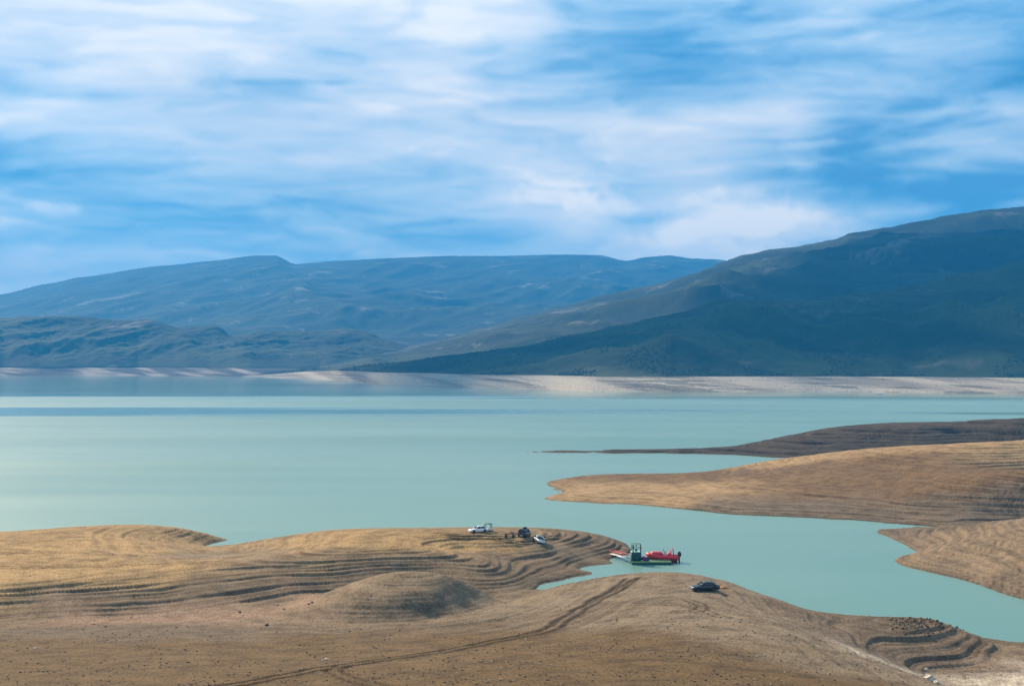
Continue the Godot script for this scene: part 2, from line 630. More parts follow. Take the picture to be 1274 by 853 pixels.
	for r in rows:
		for c in cols:
			var i := r * cols + c
			var a := v[r * cols + mini(c + 1, cols - 1)] - v[r * cols + maxi(c - 1, 0)]
			var b := v[mini(r + 1, rows - 1) * cols + c] - v[maxi(r - 1, 0) * cols + c]
			var nn := a.cross(b)
			n[i] = (nn if nn.y > 0.0 else -nn).normalized()
	var idx := PackedInt32Array()
	for r in rows - 1:
		for c in cols - 1:
			var i := r * cols + c
			idx.append(i); idx.append(i + cols); idx.append(i + 1)
			idx.append(i + 1); idx.append(i + cols); idx.append(i + cols + 1)
	var arr := []
	arr.resize(Mesh.ARRAY_MAX)
	arr[Mesh.ARRAY_VERTEX] = v
	arr[Mesh.ARRAY_NORMAL] = n
	arr[Mesh.ARRAY_COLOR] = cc
	arr[Mesh.ARRAY_INDEX] = idx
	var mesh := ArrayMesh.new()
	mesh.add_surface_from_arrays(Mesh.PRIMITIVE_TRIANGLES, arr)
	o.verts = v
	o.cols_c = cc
	return mesh

# ------------------------------------------------------------------ main
func _ready() -> void:
	# --- camera
	var cam := Camera3D.new()
	cam.name = "camera"
	cam.fov = rad_to_deg(2.0 * atan(426.5 / FOCAL))
	cam.near = 0.5
	cam.far = 30000.0
	add_child(cam)
	cam.position = Vector3(0, EYE, 0)
	cam.rotation.x = pitch
	cam.current = true
	# --- sky and air
	var env := Environment.new()
	var pano := PanoramaSkyMaterial.new()
	pano.panorama = ImageTexture.create_from_image(sky_image())
	var sky := Sky.new()
	sky.sky_material = pano
	env.background_mode = Environment.BG_SKY
	env.sky = sky
	env.background_energy_multiplier = 0.62
	env.tonemap_mode = Environment.TONE_MAPPER_LINEAR
	env.tonemap_exposure = 1.92
	env.sdfgi_enabled = true
	env.ssao_enabled = true
	env.ssil_enabled = true
	env.fog_enabled = true
	env.fog_density = 0.00014
	env.fog_light_color = Color(0.22, 0.68, 1.0)
	var we := WorldEnvironment.new()
	we.name = "air"
	we.environment = env
	add_child(we)
	# --- sun, veiled by thin cloud, ahead and to the left
	var sun := DirectionalLight3D.new()
	sun.name = "sun"
	sun.light_energy = 1.6
	sun.light_color = Color(1.0, 0.90, 0.76)
	sun.light_angular_distance = 3.0
	sun.shadow_enabled = true
	add_child(sun)
	sun.look_at_from_position(Vector3.ZERO, -Vector3(-0.62, 0.66, -0.78), Vector3.UP)
	print("sky done ", Time.get_ticks_msec())

	water()
	near_ground()
	print("near ", Time.get_ticks_msec())
	right_spits()
	print("spits ", Time.get_ticks_msec())
	hills()
	print("hills ", Time.get_ticks_msec())
	clouds()
	things()
	print("done ", Time.get_ticks_msec())

func water() -> void:
	# wind patches: ruffled water is rough, slicks are smooth
	var W := 512
	var HH := 1024
	var im := Image.create(W, HH, false, Image.FORMAT_L8)
	var silt := Image.create(W, HH, false, Image.FORMAT_RGB8)
	var n1 := noise(FastNoiseLite.FRACTAL_FBM, 1.0, 301, 4)
	for j in HH:
		var d := j * 4.0
		for i in W:
			var x := (i - 256) * 8.0
			var s := n1.get_noise_2d(x / 900.0, d / 90.0) + 0.5 * n1.get_noise_2d(x / 300.0 + 40.0, d / 38.0)
			var r := 0.37 + 0.05 * s
			# slicks below the far hills and two streaks across the open lake
			var calm := smoothstep(1430.0, 1640.0, d + x * 0.10 + s * 150.0)
			calm = maxf(calm, 0.85 * smoothstep(0.0, 60.0, 105.0 + s * 60.0 - absf(d - 1130.0)) * (1.0 - smoothstep(-150.0, 350.0, x)))
			calm = maxf(calm, 0.75 * smoothstep(0.0, 40.0, 30.0 + s * 70.0 - absf(d - 1190.0 + x * 0.25)) * smoothstep(-200.0, 100.0, x))
			r = lerpf(r, 0.11, clampf(calm, 0.0, 1.0))
			im.set_pixel(i, j, Color(r, r, r))
			var cl := clampf(0.5 + 0.9 * n1.get_noise_2d(x / 700.0 + 9.0, d / 330.0) + 0.1 * s, 0.0, 1.0)
			silt.set_pixel(i, j, Color(0.092, 0.205, 0.172).lerp(Color(0.150, 0.270, 0.243), cl).linear_to_srgb())
	var m := StandardMaterial3D.new()
	m.albedo_texture = ImageTexture.create_from_image(silt)
	m.roughness = 1.0
	m.roughness_texture = ImageTexture.create_from_image(im)
	m.metallic_specular = 0.4
	m.texture_repeat = true
	var st := SurfaceTool.new()
	st.begin(Mesh.PRIMITIVE_TRIANGLES)
	var xs := [-2040.0, 2040.0]
	var far := 4090.0
	var quadp := [[-2040.0, 2040.0, 60.0, far]]
	for q in quadp:
		var c := [Vector2(q[0], q[2]), Vector2(q[0], q[3]), Vector2(q[1], q[3]), Vector2(q[1], q[2])]
		for k in [0, 1, 2, 0, 2, 3]:
			st.set_normal(Vector3.UP)
			st.set_uv(Vector2((c[k].x + 2048.0) / 4096.0, c[k].y / 4096.0))
			st.add_vertex(Vector3(c[k].x, 0.0, -c[k].y))
	setting("lake", st.commit(), m, "smooth milky turquoise water of the lake", "lake")

func near_ground() -> void:
	var P := pts_of([
		# left peninsula: top
		[-120, 690, 6.2], [0, 690, 6.2], [130, 690, 6.6], [225, 688, 4.6], [262, 690, 4.2], [0, 715, 5.8], [110, 712, 5.8], [250, 700, 5.4], [330, 690, 6.0],
		[400, 678, 7.0], [500, 672, 7.2], [560, 668, 6.9], [600, 672, 6.3], [660, 676, 5.2], [330, 680, 4.6], [290, 686, 3.6], [230, 678, 2.6], [180, 676, 5.4],
		# where the terraced slope begins
		[-120, 738, 5.0], [0, 733, 5.2], [80, 726, 5.2], [170, 719, 5.2], [250, 711, 5.2], [300, 701, 5.5], [380, 693, 6.1], [450, 690, 6.3], [530, 689, 6.1], [575, 690, 5.6], [600, 704, 4.4], [625, 722, 2.2],
		# its foot: the dry channel
		[-120, 780, 1.5], [0, 774, 1.4], [60, 768, 1.3], [130, 766, 1.2], [240, 764, 1.1], [310, 754, 1.0], [350, 745, 1.0], [385, 738, 1.0], [622, 743, 0.7], [642, 738, 0.5], [660, 734, 0.3],
		[300, 730, 2.9], [400, 715, 3.6], [480, 705, 4.0], [560, 708, 3.6], [200, 742, 2.9], [100, 748, 2.9], [0, 754, 2.9],
		# second slope, above the inlet
		[578, 680, 5.0], [610, 686, 4.4], [640, 682, 4.6], [700, 680, 3.6], [735, 682, 2.4], [660, 705, 2.3], [700, 700, 1.7], [740, 694, 1.0],
		[676, 730, 0.0], [700, 723, 0.0], [740, 711, 0.0], [765, 700, 0.0], [785, 690, 0.0], [790, 684, 0.0],
		[700, 731, -0.8], [740, 716, -1.0], [775, 706, -1.2], [810, 690, -1.6]], 0.78)
	P.append_array(pts_of([
		# mound in the channel
		[510, 711, 5.8], [475, 714, 5.6], [545, 713, 5.6], [440, 724, 4.7], [400, 742, 2.9], [575, 722, 4.5], [602, 735, 2.4], [360, 771, 1.1], [420, 773, 1.1], [480, 772, 1.1], [540, 768, 1.0], [582, 759, 1.0], [616, 747, 0.8],
		[430, 748, 3.1], [490, 745, 3.7], [540, 744, 3.5], [585, 738, 2.6], [460, 730, 4.7], [510, 728, 5.0], [550, 728, 4.7],
		# track strip and near plain
		[-120, 786, 1.8], [0, 783, 1.7], [150, 781, 1.6], [300, 778, 1.5], [360, 777, 1.5], [480, 776, 1.8], [560, 768, 1.6], [620, 756, 1.5], [660, 743, 1.1],
		[0, 797, 2.6], [200, 797, 2.9], [400, 793, 3.1], [600, 784, 3.9], [640, 768, 3.2], [700, 758, 3.8], [700, 742, 2.7],
		[800, 745, 6.0], [800, 790, 7.1], [700, 800, 6.4], [900, 782, 7.0], [640, 853, 9.4], [400, 853, 8.4], [200, 853, 7.5], [0, 853, 7.0], [-120, 853, 6.8], [900, 853, 9.8], [1040, 853, 8.3],
		[1000, 792, 6.4], [955, 762, 5.0], [200, 822, 5.0], [400, 822, 5.5], [640, 815, 7.4], [850, 820, 8.4], [876, 736, 5.5], [860, 724, 5.4],
		# edge of the plain above the hollow, and the hollow
		[1000, 776, 4.9], [1050, 802, 5.1], [1100, 831, 5.3], [1135, 853, 5.5],
		[1062, 792, 3.1], [1100, 810, 2.1], [1140, 834, 1.3], [1180, 850, 0.9], [1230, 840, 0.8], [1274, 850, 0.9], [1400, 850, 1.0], [1274, 825, 0.8], [1400, 815, 0.8],
		[1130, 786, 2.9], [1095, 780, 2.9], [1180, 810, 1.7], [1222, 806, 1.2], [1250, 800, 0.9], [1274, 810, 0.8], [1030, 776, 3.1], [1274, 798, 0.6], [1240, 796, 0.6], [1400, 803, 0.5],
		# water in front of the far shore of the bay
		[900, 715, -2.5], [1000, 745, -2.5], [1100, 750, -2.5], [1200, 765, -2.0], [1274, 780, -1.5], [1400, 790, -1.2]]))
	# the channel passes behind the mound
	P.append_array([Vector3(-20, 1.4, 251), Vector3(-28, 1.2, 249), Vector3(-12, 1.3, 250), Vector3(-4.5, 1.0, 247), Vector3(-34, 1.0, 245)])
	crests([[-120, 668, 5.8], [0, 662, 6.2], [60, 658, 6.4], [130, 655, 6.6], [190, 657, 5.4], [235, 661, 3.6], [262, 665, 1.8], [280, 670, 0.3],
		[282, 681, 0.5], [300, 677, 1.8], [330, 670, 4.0], [400, 661, 6.5], [450, 658, 7.0], [500, 657, 7.1], [560, 656, 6.9], [640, 656, 6.2], [700, 658, 4.6], [740, 664, 2.6], [770, 672, 1.0], [784, 679, 0.2]], P, -1.6, 0.9, 0.78)
	P.append_array(pts_of([[262, 682, -0.3], [285, 673, -1.0], [300, 666, -1.5]]))
	crests([[700, 727, 1.4], [740, 719, 2.9], [790, 713, 4.4], [830, 713, 5.0], [870, 716, 5.2], [910, 724, 4.5], [945, 738, 3.5], [980, 750, 2.6], [1010, 760, 2.1], [1040, 764, 2.1], [1080, 766, 2.4], [1115, 767, 3.0], [1150, 768, 3.3], [1170, 773, 2.7], [1195, 783, 1.5], [1215, 790, 0.7]], P, -1.4, 0.75)
	# the slope goes on rising towards the viewpoint
	for x in [-60.0, 0.0, 60.0]:
		P.append(Vector3(x, 11.5, 118.0))
		P.append(Vector3(x, 15.0, 100.0))
	var step := 2.5
	var nx := 137
	var nd := 117
	var s := Sheet.new()
	s.x0 = -170.0
	s.d0 = 98.0
	s.fx = 971
	s.fd = 969
	s.sx = step * (nx - 1) / (s.fx - 1)
	s.sd = step * (nd - 1) / (s.fd - 1)
	s.h = refine(spline(P, s.x0, s.d0, step, nx, nd, 0.0003), nx, nd, s.fx, s.fd)
	print("spline ", Time.get_ticks_msec())
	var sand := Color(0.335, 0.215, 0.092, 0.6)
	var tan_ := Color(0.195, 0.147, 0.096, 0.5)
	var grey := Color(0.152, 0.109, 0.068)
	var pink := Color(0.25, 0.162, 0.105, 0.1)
	var gold := Color(0.118, 0.073, 0.030, 0.16)
	var track := Color(0.125, 0.093, 0.062, 0.3)
	var cone := Color(0.235, 0.172, 0.105, 0.03)
	var foot := Color(0.165, 0.12, 0.075, 0.4)
	var silt := Color(0.52, 0.44, 0.34)
	var mud := Color(0.135, 0.10, 0.067)
	var sw := []
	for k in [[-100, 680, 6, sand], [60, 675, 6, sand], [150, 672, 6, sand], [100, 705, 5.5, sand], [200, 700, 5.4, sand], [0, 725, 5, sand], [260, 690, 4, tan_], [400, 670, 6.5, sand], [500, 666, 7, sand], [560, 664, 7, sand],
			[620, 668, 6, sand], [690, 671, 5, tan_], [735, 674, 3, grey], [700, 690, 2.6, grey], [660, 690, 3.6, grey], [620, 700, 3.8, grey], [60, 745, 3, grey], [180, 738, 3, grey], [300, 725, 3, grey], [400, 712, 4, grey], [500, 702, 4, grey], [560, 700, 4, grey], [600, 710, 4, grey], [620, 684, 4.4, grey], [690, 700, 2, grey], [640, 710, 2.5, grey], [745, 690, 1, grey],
			[100, 770, 1.2, pink], [250, 768, 1.1, pink], [330, 755, 1, pink], [300, 772, 1.2, pink], [380, 745, 1, pink],
			[510, 718, 5.4, cone], [510, 730, 4.9, cone], [470, 725, 5.0, cone], [550, 722, 4.9, cone], [450, 738, 4.0, cone], [570, 734, 3.6, cone], [600, 738, 2.2, cone], [410, 745, 2.6, cone], [440, 760, 2, foot], [520, 757, 2, foot], [580, 750, 1.6, foot],
			[0, 783, 1.7, track], [150, 784, 1.8, track], [300, 781, 1.7, track], [420, 780, 1.9, grey], [560, 775, 2, grey], [640, 755, 2, tan_],
			[700, 745, 3, tan_], [760, 735, 4.4, tan_], [820, 730, 5.2, tan_], [880, 745, 6, tan_], [940, 755, 5, tan_], [700, 772, 5, grey], [820, 770, 6.6, tan_], [920, 780, 6.8, tan_], [1000, 800, 6.3, tan_], [1060, 825, 5.6, tan_],
			[0, 805, 3, gold], [200, 805, 3.2, gold], [400, 802, 3.5, gold], [600, 795, 4.4, gold], [700, 810, 6.6, gold], [850, 810, 8, gold], [0, 840, 6, gold], [300, 840, 7, gold], [640, 840, 8.6, gold], [900, 840, 9, gold], [1050, 850, 8, gold],
			[1000, 768, 3.4, grey], [1040, 775, 3, mud], [1080, 790, 2.8, mud], [1120, 800, 2.4, mud], [1160, 790, 2.4, mud], [1200, 800, 1.6, mud], [1130, 825, 1.6, mud], [1180, 825, 1.3, mud], [1240, 815, 0.9, grey], [1215, 846, 0.8, silt], [1180, 852, 0.9, silt], [1265, 838, 0.8, silt], [1200, 836, 1.0, mud], [1240, 828, 0.9, pink], [1270, 800, 0.7, grey]]:
		var p := at_h(k[0], k[1], k[2])
		sw.append([Vector3(p.x, 0, -p.z), k[3]])
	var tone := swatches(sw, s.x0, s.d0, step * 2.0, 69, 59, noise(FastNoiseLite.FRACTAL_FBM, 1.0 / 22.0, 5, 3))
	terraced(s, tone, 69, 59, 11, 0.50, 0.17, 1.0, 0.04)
	for q in [[877, 735], [652, 668], [670, 675], [595, 662], [603, 660]]: level(s, on(s, q[0], q[1]), 3.4)
	ruts(s)
	ground = s
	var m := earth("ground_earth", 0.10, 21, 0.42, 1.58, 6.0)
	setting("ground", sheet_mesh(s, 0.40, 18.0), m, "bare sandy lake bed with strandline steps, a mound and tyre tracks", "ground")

var ground: Sheet

# parking places are trodden nearly flat
func level(s: Sheet, p: Vector3, r: float) -> void:
	var ci := int((p.x - s.x0) / s.sx)
	var ri := int((-p.z - s.d0) / s.sd)
	var n := int(r / s.sd) + 1
	for j in range(ri - n, ri + n + 1):
		for i in range(ci - n, ci + n + 1):
			var k := j * s.fx + i
			var q := Vector2(s.x0 + i * s.sx - p.x, s.d0 + j * s.sd + p.z).length() / r
			s.h[k] = lerpf(s.h[k], p.y + (s.h[k] - p.y) * 0.25, 1.0 - smoothstep(0.6, 1.0, q))
var bank_b: Sheet

# wheel ruts pressed into the ground: [column, row] polylines, one per wheel line
func ruts(s: Sheet) -> void:
	var near := PackedFloat32Array()
	near.resize(s.fx * s.fd)
	near.fill(9.0)
	var lines := []
	var main := [[180, 866, 6.9], [300, 851, 6.9], [380, 836, 6.4], [450, 825, 6.0], [540, 812, 6.2], [620, 797, 5.6], [672, 787, 5.4], [705, 768, 5.2], [740, 748, 4.6], [772, 730, 4.7], [786, 720, 4.6]]
	for off in [-1.3, 0.9]: lines.append([main, off, 0.37, 1.0])
	lines.append([[[620, 793, 5.4], [660, 782, 5.0], [690, 766, 4.8], [728, 746, 4.2], [762, 728, 4.4], [780, 719, 4.5]], -2.4, 0.30, 0.9])
	lines.append([[[425, 829, 6.2], [415, 835, 6.4], [425, 842, 6.8], [450, 849, 7.3], [490, 858, 8.0]], -0.7, 0.30, 0.8])
	lines.append([[[425, 829, 6.2], [415, 835, 6.4], [425, 842, 6.8], [450, 849, 7.3], [490, 858, 8.0]], 0.9, 0.30, 0.8])
	# older wheel lines on the far peninsula, and by the cars
	for k in [[[[-20, 706, 6], [60, 706, 6], [140, 704, 6], [200, 701, 5.5], [260, 699, 5.3]], 0.5],
			[[[-20, 688, 6.2], [60, 687, 6.3], [150, 691, 6.4], [190, 692, 5.6]], 0.4], [[[560, 668, 6.7], [600, 669, 6.3], [640, 675, 5.5], [665, 675, 5.2], [690, 668, 4.8]], 0.9], [[[540, 665, 7], [600, 666, 6.5], [650, 669, 5.7]], 0.7],
			[[[786, 752, 6.0], [830, 752, 6.3], [870, 758, 6.4], [900, 768, 6.6]], 0.35], [[[850, 745, 5.9], [872, 752, 6.2], [868, 760, 6.4], [840, 762, 6.5]], 0.5]]:
		for off in [-0.8, 0.8]: lines.append([k[0], off, 0.32, k[1]])
	for l in lines:
		var curve := Curve3D.new()
		var prev := Vector3.ZERO
		var raw := []
		for q in l[0]:
			raw.append(on(s, q[0], q[1]))
		for i in raw.size():
			var a: Vector3 = raw[maxi(i - 1, 0)]
			var b: Vector3 = raw[mini(i + 1, raw.size() - 1)]
			var tn := (b - a) * 0.16
			var side: Vector3 = Vector3(b.z - a.z, 0, -(b.x - a.x)).normalized() * l[1]
			curve.add_point(raw[i] + side, -tn, tn)
		var w: float = l[2]
		var len := curve.get_baked_length()
		var wan := noise(FastNoiseLite.FRACTAL_FBM, 1.0 / 9.0, 61, 3)
		var t := 0.0
		while t < len:
			var p := curve.sample_baked(t)
			p.x += wan.get_noise_1d(t) * 0.7
			p.z += wan.get_noise_1d(t + 300.0) * 0.7
			t += 0.2
			var ci := int((p.x - s.x0) / s.sx)
			var ri := int((-p.z - s.d0) / s.sd)
			for r in range(maxi(ri - 4, 0), mini(ri + 5, s.fd)):
				for c in range(maxi(ci - 4, 0), mini(ci + 5, s.fx)):
					var ax := s.x0 + c * s.sx - p.x
					var ad := s.d0 + r * s.sd + p.z
					var q: float = sqrt(ax * ax + ad * ad) / w / maxf(l[3], 0.3)
					var i := r * s.fx + c
					if q < near[i]: near[i] = q
	var soil := Color(0.052, 0.032, 0.017)
	for i in near.size():
		var q := near[i]
		if q > 3.2: continue
		s.h[i] += -0.30 * exp(-q * q) + 0.13 * exp(-(q - 1.9) * (q - 1.9) * 2.0)
		s.col[i] = s.col[i].lerp(soil, 0.95 * exp(-q * q * 0.45))

func right_spits() -> void:
	# nearer two spits
	var P := pts_of([
		[671, 620, 0.0], [700, 624, 0.0], [760, 627, 0.0], [830, 633, 0.0], [900, 640, 0.0], [1000, 645, 0.0], [1080, 650, 0.0], [1160, 656, 0.0],
		[640, 622, -2.0], [645, 605, -2.0], [660, 592, -2.0], [760, 636, -1.4], [830, 643, -1.4], [900, 650, -1.4], [1000, 657, -1.5], [1070, 664, -1.6], [690, 631, -1.2],
		[700, 610, 0.35], [730, 606, 1.2], [800, 604, 2.0], [830, 616, 1.7], [900, 605, 3.2], [900, 622, 2.0], [1000, 598, 5.0], [1000, 625, 2.3], [1100, 585, 8.2], [1100, 610, 5.0], [1100, 635, 1.9], [1180, 645, 1.7], [1274, 585, 11.0], [1274, 610, 7.5], [1274, 632, 3.6], [1400, 585, 12.0], [1400, 625, 5.5],
		[1400, 642, 2.4], [960, 580, 5.5], [870, 590, 3.2], [1180, 570, 11.5], [1274, 640, 1.9], [1210, 648, 1.0],
		# right spit: upper tip, notch, lower tip
		[1095, 668, 0.0], [1140, 686, 0.0], [1105, 697, 0.0], [1125, 706, 0.0], [1160, 714, 0.0], [1200, 724, 0.0], [1240, 737, 0.0], [1274, 747, 0.0], [1400, 777, 0.0],
		[1115, 680, -0.8], [1080, 690, -1.6], [1090, 705, -1.4], [1150, 724, -1.2], [1200, 735, -1.2], [1274, 760, -1.3], [1400, 792, -1.3],
		[1120, 671, 0.8], [1140, 678, 0.8], [1170, 672, 2.2], [1130, 692, 1.2], [1163, 682, 2.3], [1200, 671, 4.2], [1240, 662, 5.7], [1274, 655, 7.0], [1400, 640, 9.0], [1200, 700, 2.0], [1240, 690, 3.7], [1274, 700, 4.1], [1274, 725, 2.0], [1400, 720, 5.0], [1240, 715, 2.0]])
	crests([[679, 599, 0.1], [720, 592, 1.0], [800, 589, 2.0], [900, 583, 3.5], [950, 574, 5.8], [1000, 567, 8.0], [1060, 560, 11.0], [1130, 555, 13.0], [1200, 552, 14.2], [1274, 549, 15.2], [1400, 544, 16.5]], P, -1.5, 0.8)
	crests([[1095, 666, 0.2], [1120, 662, 0.9], [1160, 656, 2.4], [1200, 651, 4.2], [1274, 645, 7.2], [1400, 632, 9.5]], P, 0.7, 0.85)
	var step := 3.0
	var nx := 91
	var nd := 117
	var s := Sheet.new()
	s.x0 = -5.0
	s.d0 = 232.0
	s.fx = 621
	s.fd = 801
	s.sx = step * (nx - 1) / (s.fx - 1)
	s.sd = step * (nd - 1) / (s.fd - 1)
	s.h = refine(spline(P, s.x0, s.d0, step, nx, nd, 0.002), nx, nd, s.fx, s.fd)
	var sand := Color(0.32, 0.212, 0.104, 0.6)
	var tan_ := Color(0.21, 0.15, 0.092, 0.95)
	var brown := Color(0.155, 0.094, 0.045, 0.5)
	var grey := Color(0.15, 0.111, 0.073)
	var sw := []
	for k in [[700, 612, .4, sand], [760, 605, 1.5, sand], [830, 610, 2, sand], [900, 608, 3, sand], [780, 596, 2, brown], [880, 590, 3.4, brown], [980, 585, 6, brown], [1080, 580, 8, brown], [1180, 580, 11, brown], [1274, 590, 10, brown], [1000, 605, 4.5, brown], [1150, 605, 6, brown], [1274, 612, 7, brown],
			[1000, 571, 7.5, sand], [1080, 564, 10.5, sand], [1150, 560, 12, sand], [1274, 556, 14, sand], [830, 625, 1, sand], [920, 630, 1, grey], [1000, 636, 1, grey], [1100, 640, 1.4, grey], [1200, 640, 2, grey], [1274, 632, 3.6, grey],
			[1120, 668, .8, grey], [1170, 664, 2, grey], [1250, 652, 6, tan_], [1200, 680, 3.6, tan_], [1150, 695, 1.2, tan_], [1274, 680, 5.6, tan_], [1230, 705, 2.6, grey], [1274, 730, 1.6, grey]]:
		var p := at_h(k[0], k[1], k[2])
		sw.append([Vector3(p.x, 0, -p.z), k[3]])
	var tone := swatches(sw, s.x0, s.d0, step * 2.0, 46, 59, noise(FastNoiseLite.FRACTAL_FBM, 1.0 / 22.0, 6, 3))
	terraced(s, tone, 46, 59, 31, 0.70, 0.25, 1.0, 0.05)
	bank_b = s
	setting("spit", sheet_mesh(s, 0.40, 20.0), mats["ground_earth"], "light brown bare spits with banded banks running into the lake", "shore")
	# dark spit farther out: cloud shade painted into its damp mud colour
	P = pts_of([[688, 562, 0.25], [740, 563, 0.25], [800, 563.5, 0.2], [900, 566, 0.0], [980, 570, 0.0], [1060, 573, 0.2], [660, 562, -2.0], [800, 569, -1.5], [900, 573, -1.5], [980, 578, -1.5], [1000, 558, 3.4], [1100, 552, 5.0], [1200, 550, 5.5], [1274, 548, 6.5], [1400, 545, 7.0], [1100, 566, 1.6], [1200, 566, 2.0], [1300, 566, 2.0], [1400, 566, 2.2], [1150, 538, 9.5], [1274, 534, 11.0]])
	crests([[690, 560, 0.8], [760, 559, 1.4], [850, 557, 1.9], [900, 555, 2.2], [940, 549, 4.0], [990, 539, 7.0], [1060, 529, 10.5], [1150, 525, 12.5], [1274, 521, 14.5], [1400, 517, 16.0]], P, -1.5, 0.6)
	step = 5.0
	nx = 71
	nd = 81
	s = Sheet.new()
	s.x0 = -5.0
	s.d0 = 545.0
	s.fx = 491
	s.fd = 401
	s.sx = step * (nx - 1) / (s.fx - 1)
	s.sd = step * (nd - 1) / (s.fd - 1)
	s.h = refine(spline(P, s.x0, s.d0, step, nx, nd, 0.002), nx, nd, s.fx, s.fd)
	var shaded_mud := Color(0.058, 0.046, 0.032)  # damp mud tone, with the cloud's shadow mixed in
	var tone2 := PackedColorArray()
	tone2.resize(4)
	tone2.fill(shaded_mud)
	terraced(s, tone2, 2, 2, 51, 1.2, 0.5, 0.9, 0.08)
	setting("shaded_mud_spit", sheet_mesh(s, 0.40, 20.0), mats["ground_earth"], "long dark spit of damp mud with painted cloud shade tapering out into the lake", "shore")

var scrub_on: Dictionary

func hills() -> void:
	var m := earth("hill_earth", 0.011, 77, 0.7, 1.3, 0.0)
	# right: lower green hill above the pale bank
	var low := {mix = 0.42, toe = [240.0, 440.0], cols = 560, rows = 190, px0 = 235.0, px1 = 1500.0, shear = 0.75, fine = 2.2, amp = 0.40, spur = 300.0, sd = 401, bank = 18.0, low = 0.0, power = 1.15, rocky = 0.72,
		foot = [[235, 3440], [300, 3320], [370, 3080], [480, 2330], [620, 1990], [740, 1830], [900, 1790], [1000, 1780], [1130, 1750], [1274, 1660], [1500, 1560]],
		crest = [[330, 3500, 458], [400, 3300, 457], [480, 2800, 452], [560, 2600, 442], [640, 2500, 432], [730, 2420, 414], [770, 2420, 404], [840, 2450, 390], [900, 2480, 372], [950, 2500, 374], [1000, 2520, 372], [1100, 2560, 361], [1150, 2580, 352], [1200, 2600, 339], [1274, 2620, 325], [1500, 2650, 300]],
		green = Color(0.010, 0.024, 0.012), grass = Color(0.042, 0.064, 0.024), stone = Color(0.13, 0.115, 0.09),
		bank_a = Color(0.27, 0.235, 0.19), bank_b = Color(0.46, 0.40, 0.31), bank_c = Color(0.13, 0.115, 0.09),
		bumps = [[1040, 130, 60, 70, 20.0], [1215, 230, 70, 110, 34.0], [1290, 120, 60, 80, 26.0], [905, 480, 26, 120, 14.0], [960, 430, 30, 140, 12.0], [840, 300, 50, 120, 14.0], [1100, 300, 60, 120, 16.0]]}
	setting("hill", range_mesh(low), m, "dark green scrubby hill rising from the pale bank across the water", "hill")
	scrub_on = low
	# right: higher mountain behind it
	setting("mountain", range_mesh({cols = 480, rows = 210, px0 = 330.0, px1 = 1560.0, shear = 0.8, fine = 2.0, amp = 0.24, spur = 420.0, sd = 501, bank = 0.0, low = 5.0, power = 1.0, rocky = 0.6,
		foot = [[330, 3500], [480, 2700], [700, 2400], [1000, 2400], [1560, 2500]],
		crest = [[330, 3700, 462], [380, 3600, 460], [420, 3600, 452], [460, 3600, 444], [500, 4380, 432], [560, 4440, 418], [600, 4500, 408], [650, 4560, 393], [700, 4560, 381], [750, 4560, 368], [800, 4560, 357], [860, 4560, 343], [880, 4560, 335], [900, 4536, 326], [930, 4500, 317], [960, 4464, 310], [990, 4440, 307], [1010, 4416, 303], [1040, 4392, 297], [1060, 4368, 289], [1075, 4368, 287], [1100, 4344, 283], [1150, 4320, 274], [1190, 4320, 266], [1230, 4320, 260], [1274, 4320, 257], [1560, 4320, 250]],
		green = Color(0.010, 0.024, 0.012), grass = Color(0.042, 0.064, 0.024), stone = Color(0.17, 0.16, 0.13), bumps = [[905, 900, 50, 260, 16.0]]}), m,
		"high blue hazed mountain sloping down towards the lake behind the green hill", "mountain")
	# left: low hills at the far water's edge
	setting("hill", range_mesh({mix = -0.05, cols = 420, rows = 150, px0 = -260.0, px1 = 640.0, shear = -0.5, fine = 3.0, amp = 0.28, spur = 330.0, sd = 601, bank = 19.0, low = 0.0, power = 0.85, rocky = 0.68,
		foot = [[-260, 3450], [0, 3480], [180, 3520], [240, 3420], [310, 3380], [360, 3520], [640, 3900]],
		crest = [[-260, 4100, 398], [0, 4100, 395], [90, 4100, 393], [150, 4050, 398], [185, 4000, 397], [225, 4000, 408], [268, 4050, 404], [290, 4100, 418], [330, 4200, 412], [400, 4300, 412], [430, 4300, 408], [455, 4300, 412], [480, 4300, 422], [520, 4300, 434], [640, 4300, 445]],
		green = Color(0.010, 0.024, 0.012), grass = Color(0.042, 0.064, 0.024), stone = Color(0.22, 0.20, 0.17),
		bank_a = Color(0.07, 0.065, 0.06), bank_b = Color(0.42, 0.36, 0.30), bank_c = Color(0.12, 0.11, 0.10), bumps = []}), m,
		"low grassy hills along the farthest shore below the long ridge", "hill")
	# left: long flat-topped ridge
	setting("mountain", range_mesh({cols = 480, rows = 190, px0 = -320.0, px1 = 1100.0, shear = -0.35, fine = 2.5, amp = 0.13, spur = 950.0, sd = 701, bank = 0.0, low = 15.0, power = 1.25, rocky = 0.62,
		foot = [[-320, 3950], [400, 4100], [1100, 4300]],
		crest = [[-320, 9126, 410], [-60, 9126, 380], [0, 9126, 366], [60, 9126, 352], [100, 9126, 344], [200, 9126, 330], [260, 9126, 324], [320, 9126, 317], [343, 9126, 317], [366, 9210, 328], [420, 9295, 324], [500, 9295, 320], [560, 9295, 318], [620, 9295, 318], [700, 9295, 316], [745, 9295, 317], [780, 9379, 324], [805, 9464, 319], [835, 9464, 317], [860, 9464, 321], [890, 9464, 322], [940, 9464, 330], [1100, 9464, 345]],
		green = Color(0.010, 0.024, 0.012), grass = Color(0.042, 0.064, 0.024), stone = Color(0.26, 0.24, 0.21), bumps = [[480, 500, 70, 320, 40.0], [150, 700, 120, 300, 20.0]]}), m,
		"long flat topped blue ridge across the far end of the lake", "mountain")

